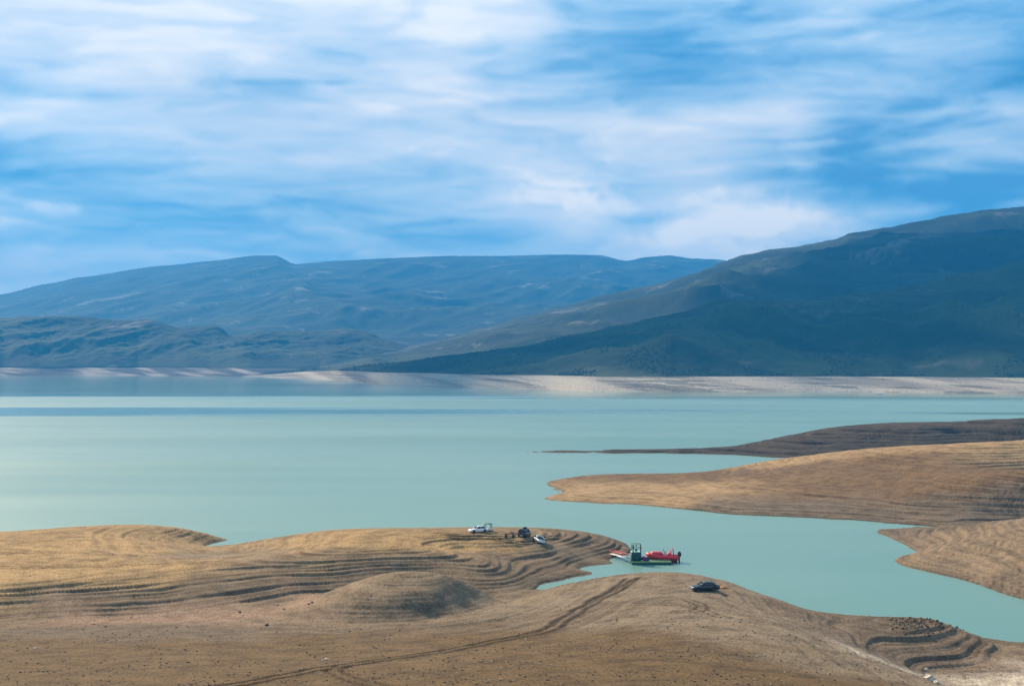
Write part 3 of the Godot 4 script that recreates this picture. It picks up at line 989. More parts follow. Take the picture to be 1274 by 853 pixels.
# ------------------------------------------------------------------ things
func stand(s: Sheet, p: Vector3) -> Vector3:
	return Vector3(p.x, s.at(p.x, -p.z), p.z)

# a basis with x along fwd, standing on the slope of the ground
func settle(s: Sheet, p: Vector3, fwd: Vector3, span: float) -> Transform3D:
	var f := Vector3(fwd.x, 0, fwd.z).normalized()
	var r := Vector3(-f.z, 0, f.x)
	var a := stand(s, p + f * span)
	var b := stand(s, p - f * span)
	var c := stand(s, p + r * span * 0.6)
	var d := stand(s, p - r * span * 0.6)
	var x := (a - b).normalized()
	var z := (c - d)
	z = (z - x * z.dot(x)).normalized()
	var o := (a + b + c + d) * 0.25
	return Transform3D(Basis(x, z.cross(x), z), o)

func ring_rect(x0: float, x1: float, y: float, w: float, r: float) -> PackedVector3Array:
	var out := PackedVector3Array()
	for q in [[x1 - r, w, 0.0], [x1, w - r, 0.0], [x1, -w + r, 0.0], [x1 - r, -w, 0.0], [x0 + r, -w, 0.0], [x0, -w + r, 0.0], [x0, w - r, 0.0], [x0 + r, w, 0.0]]:
		out.append(Vector3(q[0], y, q[1]))
	return out

func make_car(called: String, label: String, xf: Transform3D, shape: Dictionary, body: Material, group := "") -> Node3D:
	var t := thing(called, label, "car", Vector3.ZERO, 0.0, group)
	t.transform = xf
	var L: float = shape.long * 0.5
	var w: float = shape.wide * 0.5
	var deck: float = shape.deck
	var top: float = shape.top
	var fa: float = L - shape.nose
	var ra: float = -L + shape.tail
	var rad: float = shape.wheel
	var g: float = shape.clear
	# lower body: cross-sections from nose to tail, lifted over the wheels
	var rows := [[L, g + 0.14, deck * 0.66, w * 0.78], [L - 0.10, g + 0.04, deck * 0.76, w * 0.92], [L - 0.30, g, deck * 0.83, w * 0.97]]
	for k in 7:
		var a := PI * k / 6.0
		rows.append([fa + cos(a) * (rad + 0.07), g + sin(a) * (rad + 0.16), lerpf(deck * 0.85, deck * 0.96, k / 6.0), w])
	rows.append([shape.cowl, g, deck, w])
	rows.append([(fa + ra) * 0.5, g, deck * 1.01, w])
	for k in 7:
		var a := PI * k / 6.0
		rows.append([ra + cos(a) * (rad + 0.07), g + sin(a) * (rad + 0.16), deck * 1.01, w])
	rows.append([-L + 0.28, g + 0.03, deck * shape.boot, w * 0.97])
	rows.append([-L + 0.08, g + 0.08, deck * shape.boot, w * 0.92])
	rows.append([-L, g + 0.2, deck * shape.boot * 0.9, w * 0.84])
	rows.sort_custom(func(p, q): return p[0] > q[0])
	var rings := []
	for r in rows:
		var x: float = r[0]
		var b: float = r[1]
		var y: float = r[2]
		var ww: float = r[3]
		var m := lerpf(b, y, 0.55)
		var ring := PackedVector3Array()
		for q in [[ww * 0.88, b], [ww * 0.98, b + 0.06], [ww, m], [ww * 0.97, y - 0.07], [ww * 0.86, y], [0.0, y + 0.035], [-ww * 0.86, y], [-ww * 0.97, y - 0.07], [-ww, m], [-ww * 0.98, b + 0.06], [-ww * 0.88, b]]:
			ring.append(Vector3(x, q[1], q[0]))
		rings.append(ring)
	var st := begin()
	loft(st, rings)
	part(st, "body", body, t)
	# cabin glass, roof and pillars
	var c0: float = shape.cabin[0]
	var c1: float = shape.cabin[1]
	var r0: float = shape.roof[0]
	var r1: float = shape.roof[1]
	st = begin()
	loft(st, [ring_rect(c0, c1, deck - 0.02, w * 0.86, 0.08), ring_rect(lerpf(c0, r0, 0.5), lerpf(c1, r1, 0.5), lerpf(deck, top, 0.5), w * 0.80, 0.09), ring_rect(r0, r1, top - 0.05, w * 0.70, 0.10)])
	part(st, "window", paint("car_glass", Color(0.012, 0.016, 0.02), 0.06), t)
	st = begin()
	loft(st, [ring_rect(r0 - 0.03, r1 + 0.03, top - 0.07, w * 0.72, 0.10), ring_rect(r0, r1, top - 0.015, w * 0.68, 0.12), ring_rect(r0 + 0.12, r1 - 0.12, top + 0.015, w * 0.55, 0.14)])
	part(st, "roof", body, t)
	for sgn in [-1.0, 1.0]:
		for q in [[c1 - 0.03, r1], [(c0 + c1) * 0.47, (r0 + r1) * 0.5], [c0 + 0.05, r0 + 0.02]]:
			st = begin()
			tube(st, [Vector3(q[0], deck, sgn * w * 0.865), Vector3(lerpf(q[0], q[1], 0.5), lerpf(deck, top, 0.5), sgn * w * 0.805), Vector3(q[1], top - 0.05, sgn * w * 0.705)], 0.045, 6)
			part(st, "pillar", body, t)
		st = begin()
		block(st, Vector3(L - 0.11, deck * 0.70, sgn * w * 0.66), Vector3(0.16, 0.14, 0.36), 0.03)
		part(st, "headlight", paint("lamp_glass", Color(0.75, 0.78, 0.80), 0.1), t)
		st = begin()
		block(st, Vector3(-L + 0.05, deck * shape.boot * 0.82, sgn * w * 0.66), Vector3(0.12, 0.14, 0.32), 0.03)
		part(st, "tail_light", paint("tail_red", Color(0.35, 0.01, 0.012), 0.15), t)
		st = begin()
		block(st, Vector3(shape.cowl - 0.16, deck + 0.10, sgn * (w + 0.08)), Vector3(0.12, 0.13, 0.2), 0.03)
		part(st, "side_mirror", body, t)
		for x in [fa, ra]:
			var wheel := Node3D.new()
			wheel.name = "wheel"
			t.add_child(wheel, true)
			wheel.position = Vector3(x, rad, sgn * (w - 0.10))
			st = begin()
			lathe(st, Vector3.ZERO, Vector3(0, 0, sgn), [[-0.11, rad * 0.62], [-0.11, rad * 0.93], [-0.07, rad], [0.07, rad], [0.105, rad * 0.93], [0.105, rad * 0.62]], 22)
			part(st, "tyre", paint("rubber", Color(0.018, 0.017, 0.016), 0.85), wheel)
			st = begin()
			lathe(st, Vector3.ZERO, Vector3(0, 0, sgn), [[0.02, rad * 0.64], [0.112, rad * 0.62], [0.09, rad * 0.5], [0.08, rad * 0.2], [0.11, rad * 0.1]], 18)
			part(st, "rim", paint("rim_metal", Color(0.42, 0.43, 0.44), 0.3, 0.9), wheel)
	for e in [[L - 0.07, g + 0.14], [-L + 0.06, g + 0.2]]:
		st = begin()
		block(st, Vector3(e[0], e[1], 0), Vector3(0.16, 0.2, w * 1.72), 0.05)
		part(st, "bumper", body if shape.get("plain", true) else paint("grey_plastic", Color(0.06, 0.06, 0.06), 0.7), t)
		st = begin()
		block(st, Vector3(e[0] + signf(e[0]) * 0.09, e[1] + 0.08, 0), Vector3(0.02, 0.11, 0.5), 0.008)
		part(st, "number_plate", paint("plate_white", Color(0.7, 0.7, 0.68), 0.4), t)
	return t

func stone_mesh(sd: int, squash: float) -> ArrayMesh:
	var rng := RandomNumberGenerator.new()
	rng.seed = sd
	var sp := SphereMesh.new()
	sp.radial_segments = 8
	sp.rings = 4
	sp.radius = 1.0
	sp.height = 2.0
	var arr := sp.get_mesh_arrays()
	var v: PackedVector3Array = arr[Mesh.ARRAY_VERTEX]
	var nz := noise(FastNoiseLite.FRACTAL_FBM, 0.9, sd, 2)
	var st := begin(false)
	for i in v.size():
		var p := v[i]
		v[i] = p * (1.0 + 0.55 * nz.get_noise_3d(p.x, p.y, p.z)) * Vector3(1.0, squash, 0.85)
	for i in arr[Mesh.ARRAY_INDEX]: st.add_vertex(v[i])
	st.generate_normals()
	return st.commit()

func rock(at: Vector3, size: float, sd: int, m: Material, label: String, group: String) -> void:
	var o := MeshInstance3D.new()
	o.mesh = stone_mesh(sd, 0.62)
	o.material_override = m
	o.name = numbered("rock")
	add_child(o)
	o.position = at + Vector3(0, size * 0.25, 0)
	o.scale = Vector3.ONE * size
	o.rotation.y = sd * 1.7
	tag(o, label, "rock", group)

func scatter(called: String, label: String, category: String, mesh: Mesh, m: Material, xf: Array, tint: Array) -> void:
	var mm := MultiMesh.new()
	mm.transform_format = MultiMesh.TRANSFORM_3D
	mm.use_colors = true
	mm.mesh = mesh
	mm.instance_count = xf.size()
	for i in xf.size():
		mm.set_instance_transform(i, xf[i])
		mm.set_instance_color(i, tint[i])
	var o := MultiMeshInstance3D.new()
	o.multimesh = mm
	o.material_override = m
	o.name = numbered(called)
	add_child(o)
	tag(o, label, category, "", "stuff")

# The bank of cloud, above the picture, that keeps the sun from the hills on the right.
func cloud_mesh(lx: float, lz: float, thick: float, sd: int) -> ArrayMesh:
	var n := 90
	var nz := noise(FastNoiseLite.FRACTAL_FBM, 1.0 / 420.0, sd, 5)
	var lump := noise(FastNoiseLite.FRACTAL_RIDGED, 1.0 / 260.0, sd + 1, 4)
	var f := PackedFloat32Array()
	for r in n + 1:
		for c in n + 1:
			var u := c * 2.0 / n - 1.0
			var v := r * 2.0 / n - 1.0
			var q := 1.0 - sqrt(u * u + v * v) * 1.12 + nz.get_noise_2d(u * lx, v * lz) * 0.55
			f.append(sqrt(clampf(q * 2.2, 0.0, 1.0)) * (0.75 + 0.35 * lump.get_noise_2d(u * lx, v * lz)))
	var st := begin()
	for r in n:
		for c in n:
			var k := [r * (n + 1) + c, r * (n + 1) + c + 1, (r + 1) * (n + 1) + c + 1, (r + 1) * (n + 1) + c]
			if f[k[0]] + f[k[1]] + f[k[2]] + f[k[3]] <= 0.0: continue
			for side in [1.0, -0.3]:
				var q := []
				for e in 4:
					var a: Array = [[0, 0], [1, 0], [1, 1], [0, 1]][e]
					q.append(Vector3(((c + a[0]) * 2.0 / n - 1.0) * lx, side * thick * f[k[e]], ((r + a[1]) * 2.0 / n - 1.0) * lz))
				quad(st, q[0], q[1], q[2], q[3], (q[0] + q[2]) * 0.5 - Vector3(0, side * 1000.0, 0))
	st.generate_normals()
	return st.commit()

func clouds() -> void:
	var m := StandardMaterial3D.new()
	m.albedo_color = Color(0.92, 0.92, 0.93)
	m.roughness = 1.0
	m.backlight_enabled = true
	m.backlight = Color(0.5, 0.5, 0.5)
	var to_sun := Vector3(-0.62, 0.66, -0.78).normalized()
	var k := 0
	for q in [[260.0, -2640.0, 760.0, 580.0], [1060.0, -2390.0, 800.0, 600.0], [1500.0, -3250.0, 850.0, 600.0]]:
		var at := Vector3(q[0], 120.0, q[1])
		at += to_sun * ((1750.0 - at.y) / to_sun.y)
		var o := setting("cloud", cloud_mesh(q[2], q[3], 150.0, 900 + k * 7), m, "broad bank of grey white cloud above the hills", "cloud")
		o.position = at
		k += 1

func things() -> void:
	# --- cars
	var black := paint("black_paint", Color(0.007, 0.009, 0.012), 0.3, 0.0, 0.35)
	var navy := paint("navy_paint", Color(0.006, 0.009, 0.017), 0.3, 0.0, 0.35)
	var white := paint("white_paint", Color(0.72, 0.73, 0.73), 0.3, 0.0, 1.0)
	var silver := paint("silver_paint", Color(0.38, 0.41, 0.43), 0.3, 0.5, 1.0)
	var saloon := {long = 4.5, wide = 1.78, deck = 0.92, top = 1.45, nose = 0.86, tail = 0.98, wheel = 0.32, clear = 0.22, cowl = 0.95, boot = 1.0, cabin = [-1.75, 1.0], roof = [-1.0, 0.22]}
	var estate := {long = 4.6, wide = 1.88, deck = 1.12, top = 1.80, nose = 0.86, tail = 0.95, wheel = 0.37, clear = 0.28, cowl = 0.98, boot = 1.0, cabin = [-2.24, 1.05], roof = [-2.0, 0.40], plain = false}
	var hatch := {long = 4.0, wide = 1.7, deck = 0.93, top = 1.48, nose = 0.76, tail = 0.78, wheel = 0.31, clear = 0.21, cowl = 0.95, boot = 1.04, cabin = [-1.92, 1.05], roof = [-1.55, 0.25]}
	var p := on(ground, 877, 735)
	make_car("black_saloon", "glossy black saloon car parked alone on the near spit", settle(ground, p, Vector3(-1, 0, 0.22), 1.3), saloon, black)
	p = on(ground, 652, 668)
	var xf := settle(ground, p, Vector3(0.28, 0, -1), 1.3)
	make_car("off_road_car", "dark blue off-road car with a black load on its roof", xf, estate, navy)
	var bag := begin()
	block(bag, Vector3(-0.5, 1.98, 0.2), Vector3(1.1, 0.32, 0.8), 0.13)
	var bg := part(bag, "roof_bag", paint("bag_black", Color(0.012, 0.012, 0.013), 0.8), self)
	bg.transform = xf
	tag(bg, "black luggage bag tied on the roof of the dark off-road car", "bag")
	p = on(ground, 670, 675)
	make_car("hatchback", "small silver hatchback parked lower than the dark off-road car", settle(ground, p, Vector3(0.30, 0, 1), 1.2), hatch, silver)
	p = on(ground, 595, 662)
	make_car("white_saloon", "white saloon car parked on the sandy crest of the peninsula", settle(ground, p, Vector3(-1, 0, 0.45), 1.3), saloon, white).scale *= 0.92
	# --- white open boat with a tube frame, ashore behind the white car
	p = on(ground, 603, 660.5)
	var bt := thing("white_boat", "white open boat with a dark tube frame, ashore behind the white car", "boat")
	bt.transform = settle(ground, p, Vector3(-1, 0, -0.2), 1.2)
	boat_hull(bt, 3.6, 1.5, 0.85, 0.0, white)
	var st := begin()
	for x in [-0.1, -1.4]:
		tube(st, [Vector3(x, 0.8, -0.65), Vector3(x, 1.5, -0.6), Vector3(x, 1.55, 0.6), Vector3(x, 0.8, 0.65)], 0.07, 6)
	for z in [-0.6, 0.6]: tube(st, [Vector3(-0.1, 1.53, z), Vector3(-1.4, 1.53, z)], 0.06, 6)
	part(st, "tube_frame", paint("dark_tube", Color(0.03, 0.05, 0.055), 0.5), bt)
	st = begin()
	block(st, Vector3(-0.9, 0.7, 0), Vector3(0.35, 0.12, 1.2), 0.03)
	part(st, "bench", white, bt)
	# --- camp chairs and a pole beside the off-road car
	var cloth := paint("chair_cloth", Color(0.05, 0.022, 0.016), 0.9)
	for q in [[629, 671.5, 0.4], [639, 671.5, -0.5]]:
		p = on(ground, q[0], q[1])
		var ch := thing("camp_chair", "dark folding camp chair standing beside the dark off-road car", "chair", p, q[2], "camp chairs by the cars")
		st = begin(); block(st, Vector3(0, 0.44, 0), Vector3(0.52, 0.05, 0.48), 0.02); part(st, "seat", cloth, ch)
		st = begin(); block(st, Vector3(0, 0.72, 0.24), Vector3(0.52, 0.55, 0.04), 0.015); part(st, "backrest", cloth, ch)
		for sx in [-0.25, 0.25]:
			for sz in [-0.22, 0.22]:
				st = begin(); tube(st, [Vector3(sx, -0.05, sz), Vector3(sx, 0.62 if sz < 0 else 1.0, sz)], 0.022, 6); part(st, "leg", paint("dark_tube", Color.BLACK), ch)
	p = on(ground, 645, 671)
	st = begin(); tube(st, [Vector3(0, -0.2, 0), Vector3(0.02, 1.35, 0)], 0.035, 6)
	var pole := part(st, "pole", paint("dark_tube", Color.BLACK), self)
	pole.position = p
	tag(pole, "thin dark pole stuck upright in the sand by off-road car", "pole")
	p = on(ground, 747, 808)
	st = begin(); tube(st, [Vector3(0, -0.1, 0), Vector3(0.03, 0.2, 0.0), Vector3(0.0, 0.42, 0)], 0.06, 6, 0.04)
	var stake := part(st, "stake", paint("old_wood", Color(0.05, 0.035, 0.025), 0.9), self)
	stake.position = p
	tag(stake, "short dark stake standing alone on the near plain", "stake")
	# --- ochre tarpaulin before the black saloon
	p = on(ground, 900, 732)
	st = begin()
	var tn := noise(FastNoiseLite.FRACTAL_FBM, 0.9, 71, 3)
	var rows := []
	for side in [-1.0, 1.0]:
		pass
	for i in 9:
		var r := PackedVector3Array()
		var u := -1.0 + i * 0.25
		for k in 12:
			var a := TAU * k / 12.0
			var z := cos(a) * 0.55 * (1.0 - 0.25 * u * u)
			var y := maxf(sin(a), -0.2) * 0.30 * (1.0 - 0.5 * u * u) * (1.0 + tn.get_noise_2d(u * 2.0, z * 3.0))
			r.append(Vector3(u * 0.95, y, z))
		rows.append(r)
	loft(st, rows)
	var tarp := part(st, "tarpaulin", paint("ochre_cloth", Color(0.36, 0.16, 0.035), 0.85), self)
	tarp.transform = settle(ground, p, Vector3(1, 0, 0.1), 0.8)
	tag(tarp, "crumpled ochre tarpaulin on the sand behind the black saloon", "tarpaulin")
	jetty()
	# --- frame at the water's edge on the right
	p = on(ground, 1271, 791)
	var fr := thing("mooring_gate", "dark blue metal frame of two posts and a crossbar at the water's edge", "frame", p, -0.1)
	var blue := paint("blue_steel", Color(0.02, 0.05, 0.075), 0.5)
	for x in [0.0, 2.4]:
		st = begin(); block(st, Vector3(x, 0.4, 0), Vector3(0.13, 1.9, 0.13), 0.015); part(st, "post", blue, fr)
	st = begin(); block(st, Vector3(1.2, 1.28, 0.0), Vector3(2.7, 0.14, 0.11), 0.015); part(st, "crossbar", blue, fr)
	# --- far motor boat under the right bank
	var mb := thing("motor_boat", "tiny white motor boat crossing below the far pale bank", "boat", at_h(1095, 490.5, 0.0), 0.05)
	boat_hull(mb, 7.0, 2.3, 1.1, -0.3, white)
	st = begin(); block(st, Vector3(-0.4, 1.25, 0), Vector3(2.2, 0.9, 1.5), 0.2); part(st, "cabin", white, mb)
	# --- rocks
	var dark := paint("rock_dark", Color(0.045, 0.038, 0.03), 0.9)
	var pale := paint("rock_pale", Color(0.45, 0.40, 0.33), 0.9)
	var k := 0
	for q in [[298, 762, 0.55], [332, 778, 0.5], [345, 753, 0.35], [353, 758, 0.35], [388, 750, 0.45], [384, 752, 0.35], [131, 780, 0.35], [219, 781, 0.3]]:
		k += 1
		rock(on(ground, q[0], q[1]), q[2] * 0.6, k, dark, "dark rock lying on the bare floor of the dry channel", "dark rocks in the dry channel")
	for q in [[406, 821, 0.28], [401, 822, 0.2], [43, 807, 0.25]]:
		k += 1
		rock(on(ground, q[0], q[1]), q[2], k, pale, "pale stone lying on the near plain beside the wheel tracks", "pale stones on the plain")
	for q in [[1153, 834, 0.35], [1157, 846, 0.75], [1166, 850, 0.4]]:
		k += 1
		rock(on(ground, q[0], q[1]), q[2], k, pale, "pale stone lying in the bottom of the dark hollow", "pale stones in the hollow")
	# --- loose clods and gravel on the near ground
	var rng := RandomNumberGenerator.new()
	rng.seed = 7
	var many := noise(FastNoiseLite.FRACTAL_FBM, 1.0 / 14.0, 81, 3)
	var xs := []
	var tn2 := []
	while xs.size() < 8000:
		var d := 132.0 + rng.randf() * rng.randf() * 130.0
		var x := rng.randf_range(-0.4, 0.4) * d
		if many.get_noise_2d(x, d) + rng.randf_range(-0.3, 0.3) < -0.05: continue
		var h := ground.at(x, d)
		if h < 0.5: continue
		var sz := 0.035 + 0.13 * pow(rng.randf(), 3.0)
		xs.append(Transform3D(Basis.from_euler(Vector3(rng.randf() * 0.6, rng.randf() * TAU, rng.randf() * 0.6)).scaled(Vector3.ONE * sz), Vector3(x, h + sz * 0.2, -d)))
		var g := rng.randf()
		tn2.append(Color(0.055, 0.039, 0.025) if g < 0.5 else (Color(0.21, 0.145, 0.08) if g < 0.9 else Color(0.36, 0.31, 0.24)))
	var loose := StandardMaterial3D.new()
	loose.vertex_color_use_as_albedo = true
	loose.roughness = 0.95
	scatter("gravel", "loose clods and gravel scattered over the near plain", "gravel", stone_mesh(100, 0.6), loose, xs, tn2)
	# rubble along the crest above the dark hollow
	xs = []
	tn2 = []
	for i in 420:
		var q := on(ground, rng.randf_range(1110, 1205), 772.0 + rng.randf() * rng.randf() * 22.0)
		var sz := 0.06 + 0.2 * pow(rng.randf(), 2.5)
		q.x += rng.randf_range(-1, 1)
		q.z += rng.randf_range(-2.5, 1)
		q = stand(ground, q)
		if q.y < 0.6: continue
		xs.append(Transform3D(Basis.from_euler(Vector3(rng.randf(), rng.randf() * TAU, rng.randf())).scaled(Vector3.ONE * sz), q + Vector3(0, sz * 0.25, 0)))
		var g := rng.randf()
		tn2.append(Color(0.055, 0.04, 0.028) if g < 0.5 else (Color(0.20, 0.12, 0.05) if g < 0.8 else Color(0.12, 0.10, 0.05)))
	scatter("rubble", "brown rubble and dry weed along the crest above the dark hollow", "rubble", stone_mesh(103, 0.75), loose, xs, tn2)
	# --- scrub on the green hill across the water
	var vv: PackedVector3Array = scrub_on.verts
	var cols: int = scrub_on.cols
	xs = []
	tn2 = []
	var grove := noise(FastNoiseLite.FRACTAL_FBM, 1.0 / 150.0, 82, 3)
	var tries := 0
	while xs.size() < 7000 and tries < 90000:
		tries += 1
		var r := 35 + int(pow(rng.randf(), 1.5) * 118.0)
		var i := r * cols + rng.randi_range(0, cols - 2)
		var q := vv[i].lerp(vv[i + 1], rng.randf()).lerp(vv[i + cols], rng.randf() * 0.9)
		if grove.get_noise_2d(q.x, q.z) + rng.randf_range(-0.12, 0.12) < 0.16: continue
		var sz := rng.randf_range(0.6, 1.5)
		xs.append(Transform3D(Basis.from_euler(Vector3(0, rng.randf() * TAU, 0)).scaled(Vector3(sz, sz * rng.randf_range(0.7, 1.3), sz)), q + Vector3(0, sz * 0.4, 0)))
		tn2.append(Color(0.012, 0.026, 0.014).lerp(Color(0.03, 0.048, 0.02), rng.randf()))
	scatter("scrub", "dark bushes and small trees covering the green hill", "scrub", stone_mesh(107, 1.0), loose, xs, tn2)
	# --- the slope under the viewpoint
	st = begin()
	for r in 12:
		for c in 12:
			var q := []
			for e in [[0, 0], [1, 0], [1, 1], [0, 1]]:
				var d: float = 112.0 - (r + e[1]) * 13.0
				var x: float = -78.0 + (c + e[0]) * 13.0
				q.append(Vector3(x, 11.6 + pow(maxf(112.0 - d, 0.0) / 112.0, 1.1) * 28.0 + many.get_noise_2d(x * 0.4, d * 0.4) * 0.8, -d))
			quad(st, q[0], q[3], q[2], q[1], Vector3(0, -100, -50))
	var hs := part(st, "hillside", paint("hillside_earth", Color(0.33, 0.23, 0.12), 0.95), self)
	tag(hs, "bare brown slope below the viewpoint", "hillside", "", "structure")

# V-shaped hull along x, bow at +x; keel at y0
func boat_hull(parent: Node3D, long: float, wide: float, tall: float, y0: float, m: Material) -> void:
	var rings := []
	for i in 9:
		var t := i / 8.0
		var x := -long * 0.5 + long * t
		var w := wide * 0.5 * (1.0 - pow(t, 3.0) * 0.94)
		var sheer := tall * (0.86 + 0.22 * t * t)
		var keel := y0 + tall * 0.45 * pow(t, 4.0)
		var r := PackedVector3Array()
		for q in [[0.0, keel], [w * 0.72, keel + 0.18 * tall], [w, y0 + sheer], [w * 0.86, y0 + sheer + 0.03], [w * 0.8, y0 + sheer * 0.72], [-w * 0.8, y0 + sheer * 0.72], [-w * 0.86, y0 + sheer + 0.03], [-w, y0 + sheer], [-w * 0.72, keel + 0.18 * tall]]:
			r.append(Vector3(x, q[1], q[0]))
		rings.append(r)
	var st := begin()
	loft(st, rings)
	part(st, "hull", m, parent)

func jetty() -> void:
	var red := paint("red_paint", Color(0.56, 0.010, 0.020), 0.45, 0.0, 0.15)
	var dark_red := paint("dark_red", Color(0.16, 0.008, 0.012), 0.5)
	var green := paint("green_paint", Color(0.007, 0.075, 0.048), 0.5)
	var lime := paint("lime_trim", Color(0.34, 0.44, 0.17), 0.6)
	var mint := paint("mint_paint", Color(0.32, 0.55, 0.46), 0.6)
	var blackm := paint("black_plastic", Color(0.012, 0.014, 0.014), 0.4)
	var steel := paint("pale_steel", Color(0.5, 0.5, 0.48), 0.5)
	var px := 292.0 / FOCAL    # metres per pixel here
	var o := at_h(786.0, 702.5, 0.0)
	# --- floating jetty; x to the right, z towards the camera
	var t := thing("floating_jetty", "dark green floating jetty with a railed cabin and pale deck edge", "jetty", o)
	var st := begin()
	block(st, Vector3(4.05, 0.16, -1.2), Vector3(8.1, 0.72, 2.4), 0.06)
	part(st, "pontoon", green, t)
	st = begin()
	block(st, Vector3(4.05, 0.565, -1.2), Vector3(8.2, 0.09, 2.5), 0.02)
	part(st, "deck", paint("deck_green", Color(0.07, 0.16, 0.08), 0.7), t)
	for z in [0.07, -2.47]:
		st = begin(); block(st, Vector3(4.05, 0.60, z), Vector3(8.2, 0.20, 0.06), 0.015); part(st, "edge_trim", lime, t)
	for x in [2.5, 3.6, 4.7, 5.8, 6.9, 7.9]:
		st = begin(); tube(st, [Vector3(x, 0.35, 0.04), Vector3(x, 0.05, 0.05)], 0.09, 6); part(st, "fender", blackm, t)
	# cabin: four walls, door, top, rail frame above
	for wl in [[Vector3(1.0, 1.55, -0.25), Vector3(2.0, 1.9, 0.08)], [Vector3(1.0, 1.55, -2.15), Vector3(2.0, 1.9, 0.08)], [Vector3(0.04, 1.55, -1.2), Vector3(0.08, 1.9, 1.82)], [Vector3(1.96, 1.55, -1.2), Vector3(0.08, 1.9, 1.82)]]:
		st = begin(); block(st, wl[0], wl[1], 0.02); part(st, "wall", paint("cabin_green", Color(0.004, 0.040, 0.030), 0.6), t)
	st = begin(); block(st, Vector3(1.25, 1.42, -0.19), Vector3(0.75, 1.6, 0.05), 0.015)
	var door := part(st, "door", paint("door_green", Color(0.004, 0.028, 0.026), 0.5), t)
	st = begin(); block(st, Vector3(0.96, 1.4, -0.15), Vector3(0.05, 0.16, 0.05), 0.012); part(st, "handle", steel, door)
	st = begin(); block(st, Vector3(1.0, 2.54, -1.2), Vector3(2.14, 0.09, 2.1), 0.02)
	part(st, "cabin_roof", mint, t)
	for x in [0.12, 1.92]:
		for z in [-0.3, -2.1]:
			st = begin(); block(st, Vector3(x, 3.35, z), Vector3(0.07, 1.55, 0.07), 0.01); part(st, "post", blackm, t)
	for y in [3.3, 4.1]:
		st = begin()
		for z in [-0.3, -2.1]: tube(st, [Vector3(0.12, y, z), Vector3(1.92, y, z)], 0.04, 6)
		for x in [0.12, 1.92]: tube(st, [Vector3(x, y, -0.3), Vector3(x, y, -2.1)], 0.04, 6)
		part(st, "rail", blackm, t)
	for x in [0.36, 1.86]:
		st = begin(); tube(st, [Vector3(x, 2.62, -0.42), Vector3(x + 0.03, 3.2, -0.40), Vector3(x - 0.02, 4.0, -0.42)], 0.19, 8, 0.12)
		part(st, "rolled_curtain", paint("curtain", Color(0.035, 0.008, 0.012), 0.9), t)
	st = begin(); lathe(st, Vector3(0.98, 4.08, -0.4), Vector3.DOWN, [[0.0, 0.02], [0.08, 0.03], [0.12, 0.12], [0.36, 0.14], [0.42, 0.05]], 10)
	part(st, "hanging_lantern", blackm, t)
	st = begin(); block(st, Vector3(0.98, 2.95, -0.6), Vector3(0.5, 0.4, 0.4), 0.06)
	for x in [0.8, 1.16]: block(st, Vector3(x, 2.68, -0.6), Vector3(0.08, 0.2, 0.3), 0.02)
	part(st, "stool", blackm, t)
	# --- red inflatable boat moored behind the jetty
	var b := thing("red_boat", "red inflatable motor boat with two black outboards beside the jetty", "boat", o + Vector3(6.6, 0.15, -3.7), 3.10)
	b.scale = Vector3(1.1, 1.6, 1.15)
	boat_hull(b, 5.6, 1.7, 0.75, -0.25, dark_red)
	for sgn in [-1.0, 1.0]:
		st = begin()
		tube(st, [Vector3(-3.0, 0.55, sgn * 0.95), Vector3(-2.5, 0.58, sgn * 0.97), Vector3(0.5, 0.64, sgn * 0.97), Vector3(1.7, 0.74, sgn * 0.80), Vector3(2.4, 0.84, sgn * 0.48), Vector3(2.85, 0.92, sgn * 0.06)], 0.27, 12)
		part(st, "side_tube", red, b)
		var ob := Node3D.new()
		ob.name = "outboard"
		b.add_child(ob, true)
		ob.position = Vector3(-3.05, 0.55, sgn * 0.42)
		st = begin(); block(st, Vector3(-0.2, 0.42, 0), Vector3(0.62, 0.58, 0.40), 0.14); part(st, "cowl", blackm, ob)
		st = begin(); block(st, Vector3(-0.15, -0.35, 0), Vector3(0.24, 1.1, 0.14), 0.05); part(st, "leg", blackm, ob)
	st = begin(); block(st, Vector3(1.0, 0.98, 0), Vector3(2.3, 0.55, 1.35), 0.2); part(st, "foredeck_cover", red, b)
	st = begin(); block(st, Vector3(-0.55, 0.95, 0), Vector3(0.55, 0.9, 0.8), 0.1); part(st, "console", steel, b)
	st = begin(); block(st, Vector3(-0.28, 1.48, 0), Vector3(0.05, 0.36, 0.8), 0.015, Basis(Vector3.BACK, 0.4)); part(st, "windscreen", paint("car_glass", Color.BLACK), b)
	for sgn in [-0.38, 0.38]:
		st = begin(); block(st, Vector3(-1.35, 0.85, sgn), Vector3(0.55, 0.5, 0.5), 0.08); block(st, Vector3(-1.62, 1.28, sgn), Vector3(0.13, 0.55, 0.5), 0.05)
		part(st, "seat", red, b)
	st = begin(); tube(st, [Vector3(-2.2, 0.7, -0.8), Vector3(-2.0, 1.75, -0.7), Vector3(-2.0, 1.75, 0.7), Vector3(-2.2, 0.7, 0.8)], 0.05, 6)
	part(st, "arch", red, b)
	# --- water scooter on the deck
	var w := thing("water_scooter", "pink and violet water scooter on the deck beside the cabin", "water scooter", o + Vector3(2.85, 0.61, -1.25), 2.9)
	boat_hull(w, 1.7, 0.75, 0.55, 0.0, paint("scooter_violet", Color(0.10, 0.04, 0.22), 0.35))
	st = begin(); block(st, Vector3(0.35, 0.72, 0), Vector3(0.75, 0.42, 0.42), 0.14); part(st, "cowl", paint("scooter_pink", Color(0.55, 0.035, 0.12), 0.35), w)
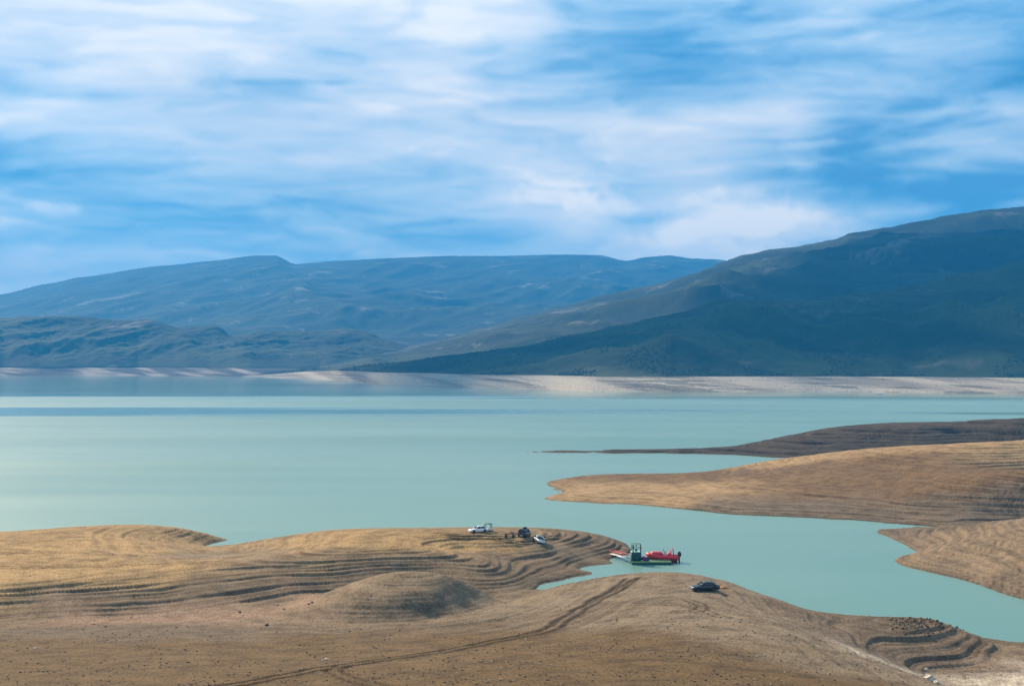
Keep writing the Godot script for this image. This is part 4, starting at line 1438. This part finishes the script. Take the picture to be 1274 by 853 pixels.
	st = begin(); block(st, Vector3(-0.35, 0.66, 0), Vector3(0.8, 0.28, 0.36), 0.1); part(st, "seat", blackm, w)
	st = begin(); tube(st, [Vector3(0.15, 1.0, -0.38), Vector3(0.2, 0.98, 0.0), Vector3(0.15, 1.0, 0.38)], 0.035, 6); part(st, "handlebar", blackm, w)
	# --- red gangway to the shore
	var a := on(ground, 761, 689)
	var e := o + Vector3(-0.05, 0.95, -1.6)
	var gw := thing("gangway", "red railed gangway from the sandy shore to the floating jetty", "gangway", a)
	var v := e - a
	var side := Vector3(-v.z, 0, v.x).normalized() * 0.5
	st = begin()
	loft(st, [PackedVector3Array([-side, side, side + Vector3(0, .08, 0), -side + Vector3(0, .08, 0)]), PackedVector3Array([v - side, v + side, v + side + Vector3(0, .08, 0), v - side + Vector3(0, .08, 0)])])
	part(st, "walkway", steel, gw)
	for sgn in [-1.0, 1.0]:
		st = begin(); tube(st, [side * sgn + Vector3(0, 0.75, 0), v + side * sgn + Vector3(0, 0.75, 0)], 0.05, 6); part(st, "handrail", red, gw)
		for u in [0.02, 0.35, 0.68, 0.98]:
			st = begin(); tube(st, [v * u + side * sgn, v * u + side * sgn + Vector3(0, 0.77, 0)], 0.035, 6); part(st, "post", red, gw)
	st = begin(); tube(st, [v * 0.1 - side + Vector3(0, 0.05, 0), v * 0.1 - side * 5.0 + Vector3(0.4, 0.9, 0)], 0.05, 6); part(st, "strut", red, gw)
	# --- mooring ropes
	for q in [[771, 697, 0.35, -0.3], [765, 693, 0.5, -0.7]]:
		var s0 := on(ground, q[0], q[1])
		var s1 := o + Vector3(0.0, q[2], q[3])
		st = begin()
		var pts := []
		for i in 7:
			var u := i / 6.0
			pts.append(s0.lerp(s1, u) + Vector3(0, 0.12 + 0.06 - 0.35 * u * (1.0 - u), 0))
		tube(st, pts, 0.035, 6)
		var rp := part(st, "mooring_rope", paint("rope", Color(0.06, 0.055, 0.035), 0.9), self)
		tag(rp, "dark mooring rope from the shore to the floating jetty", "rope", "mooring ropes")
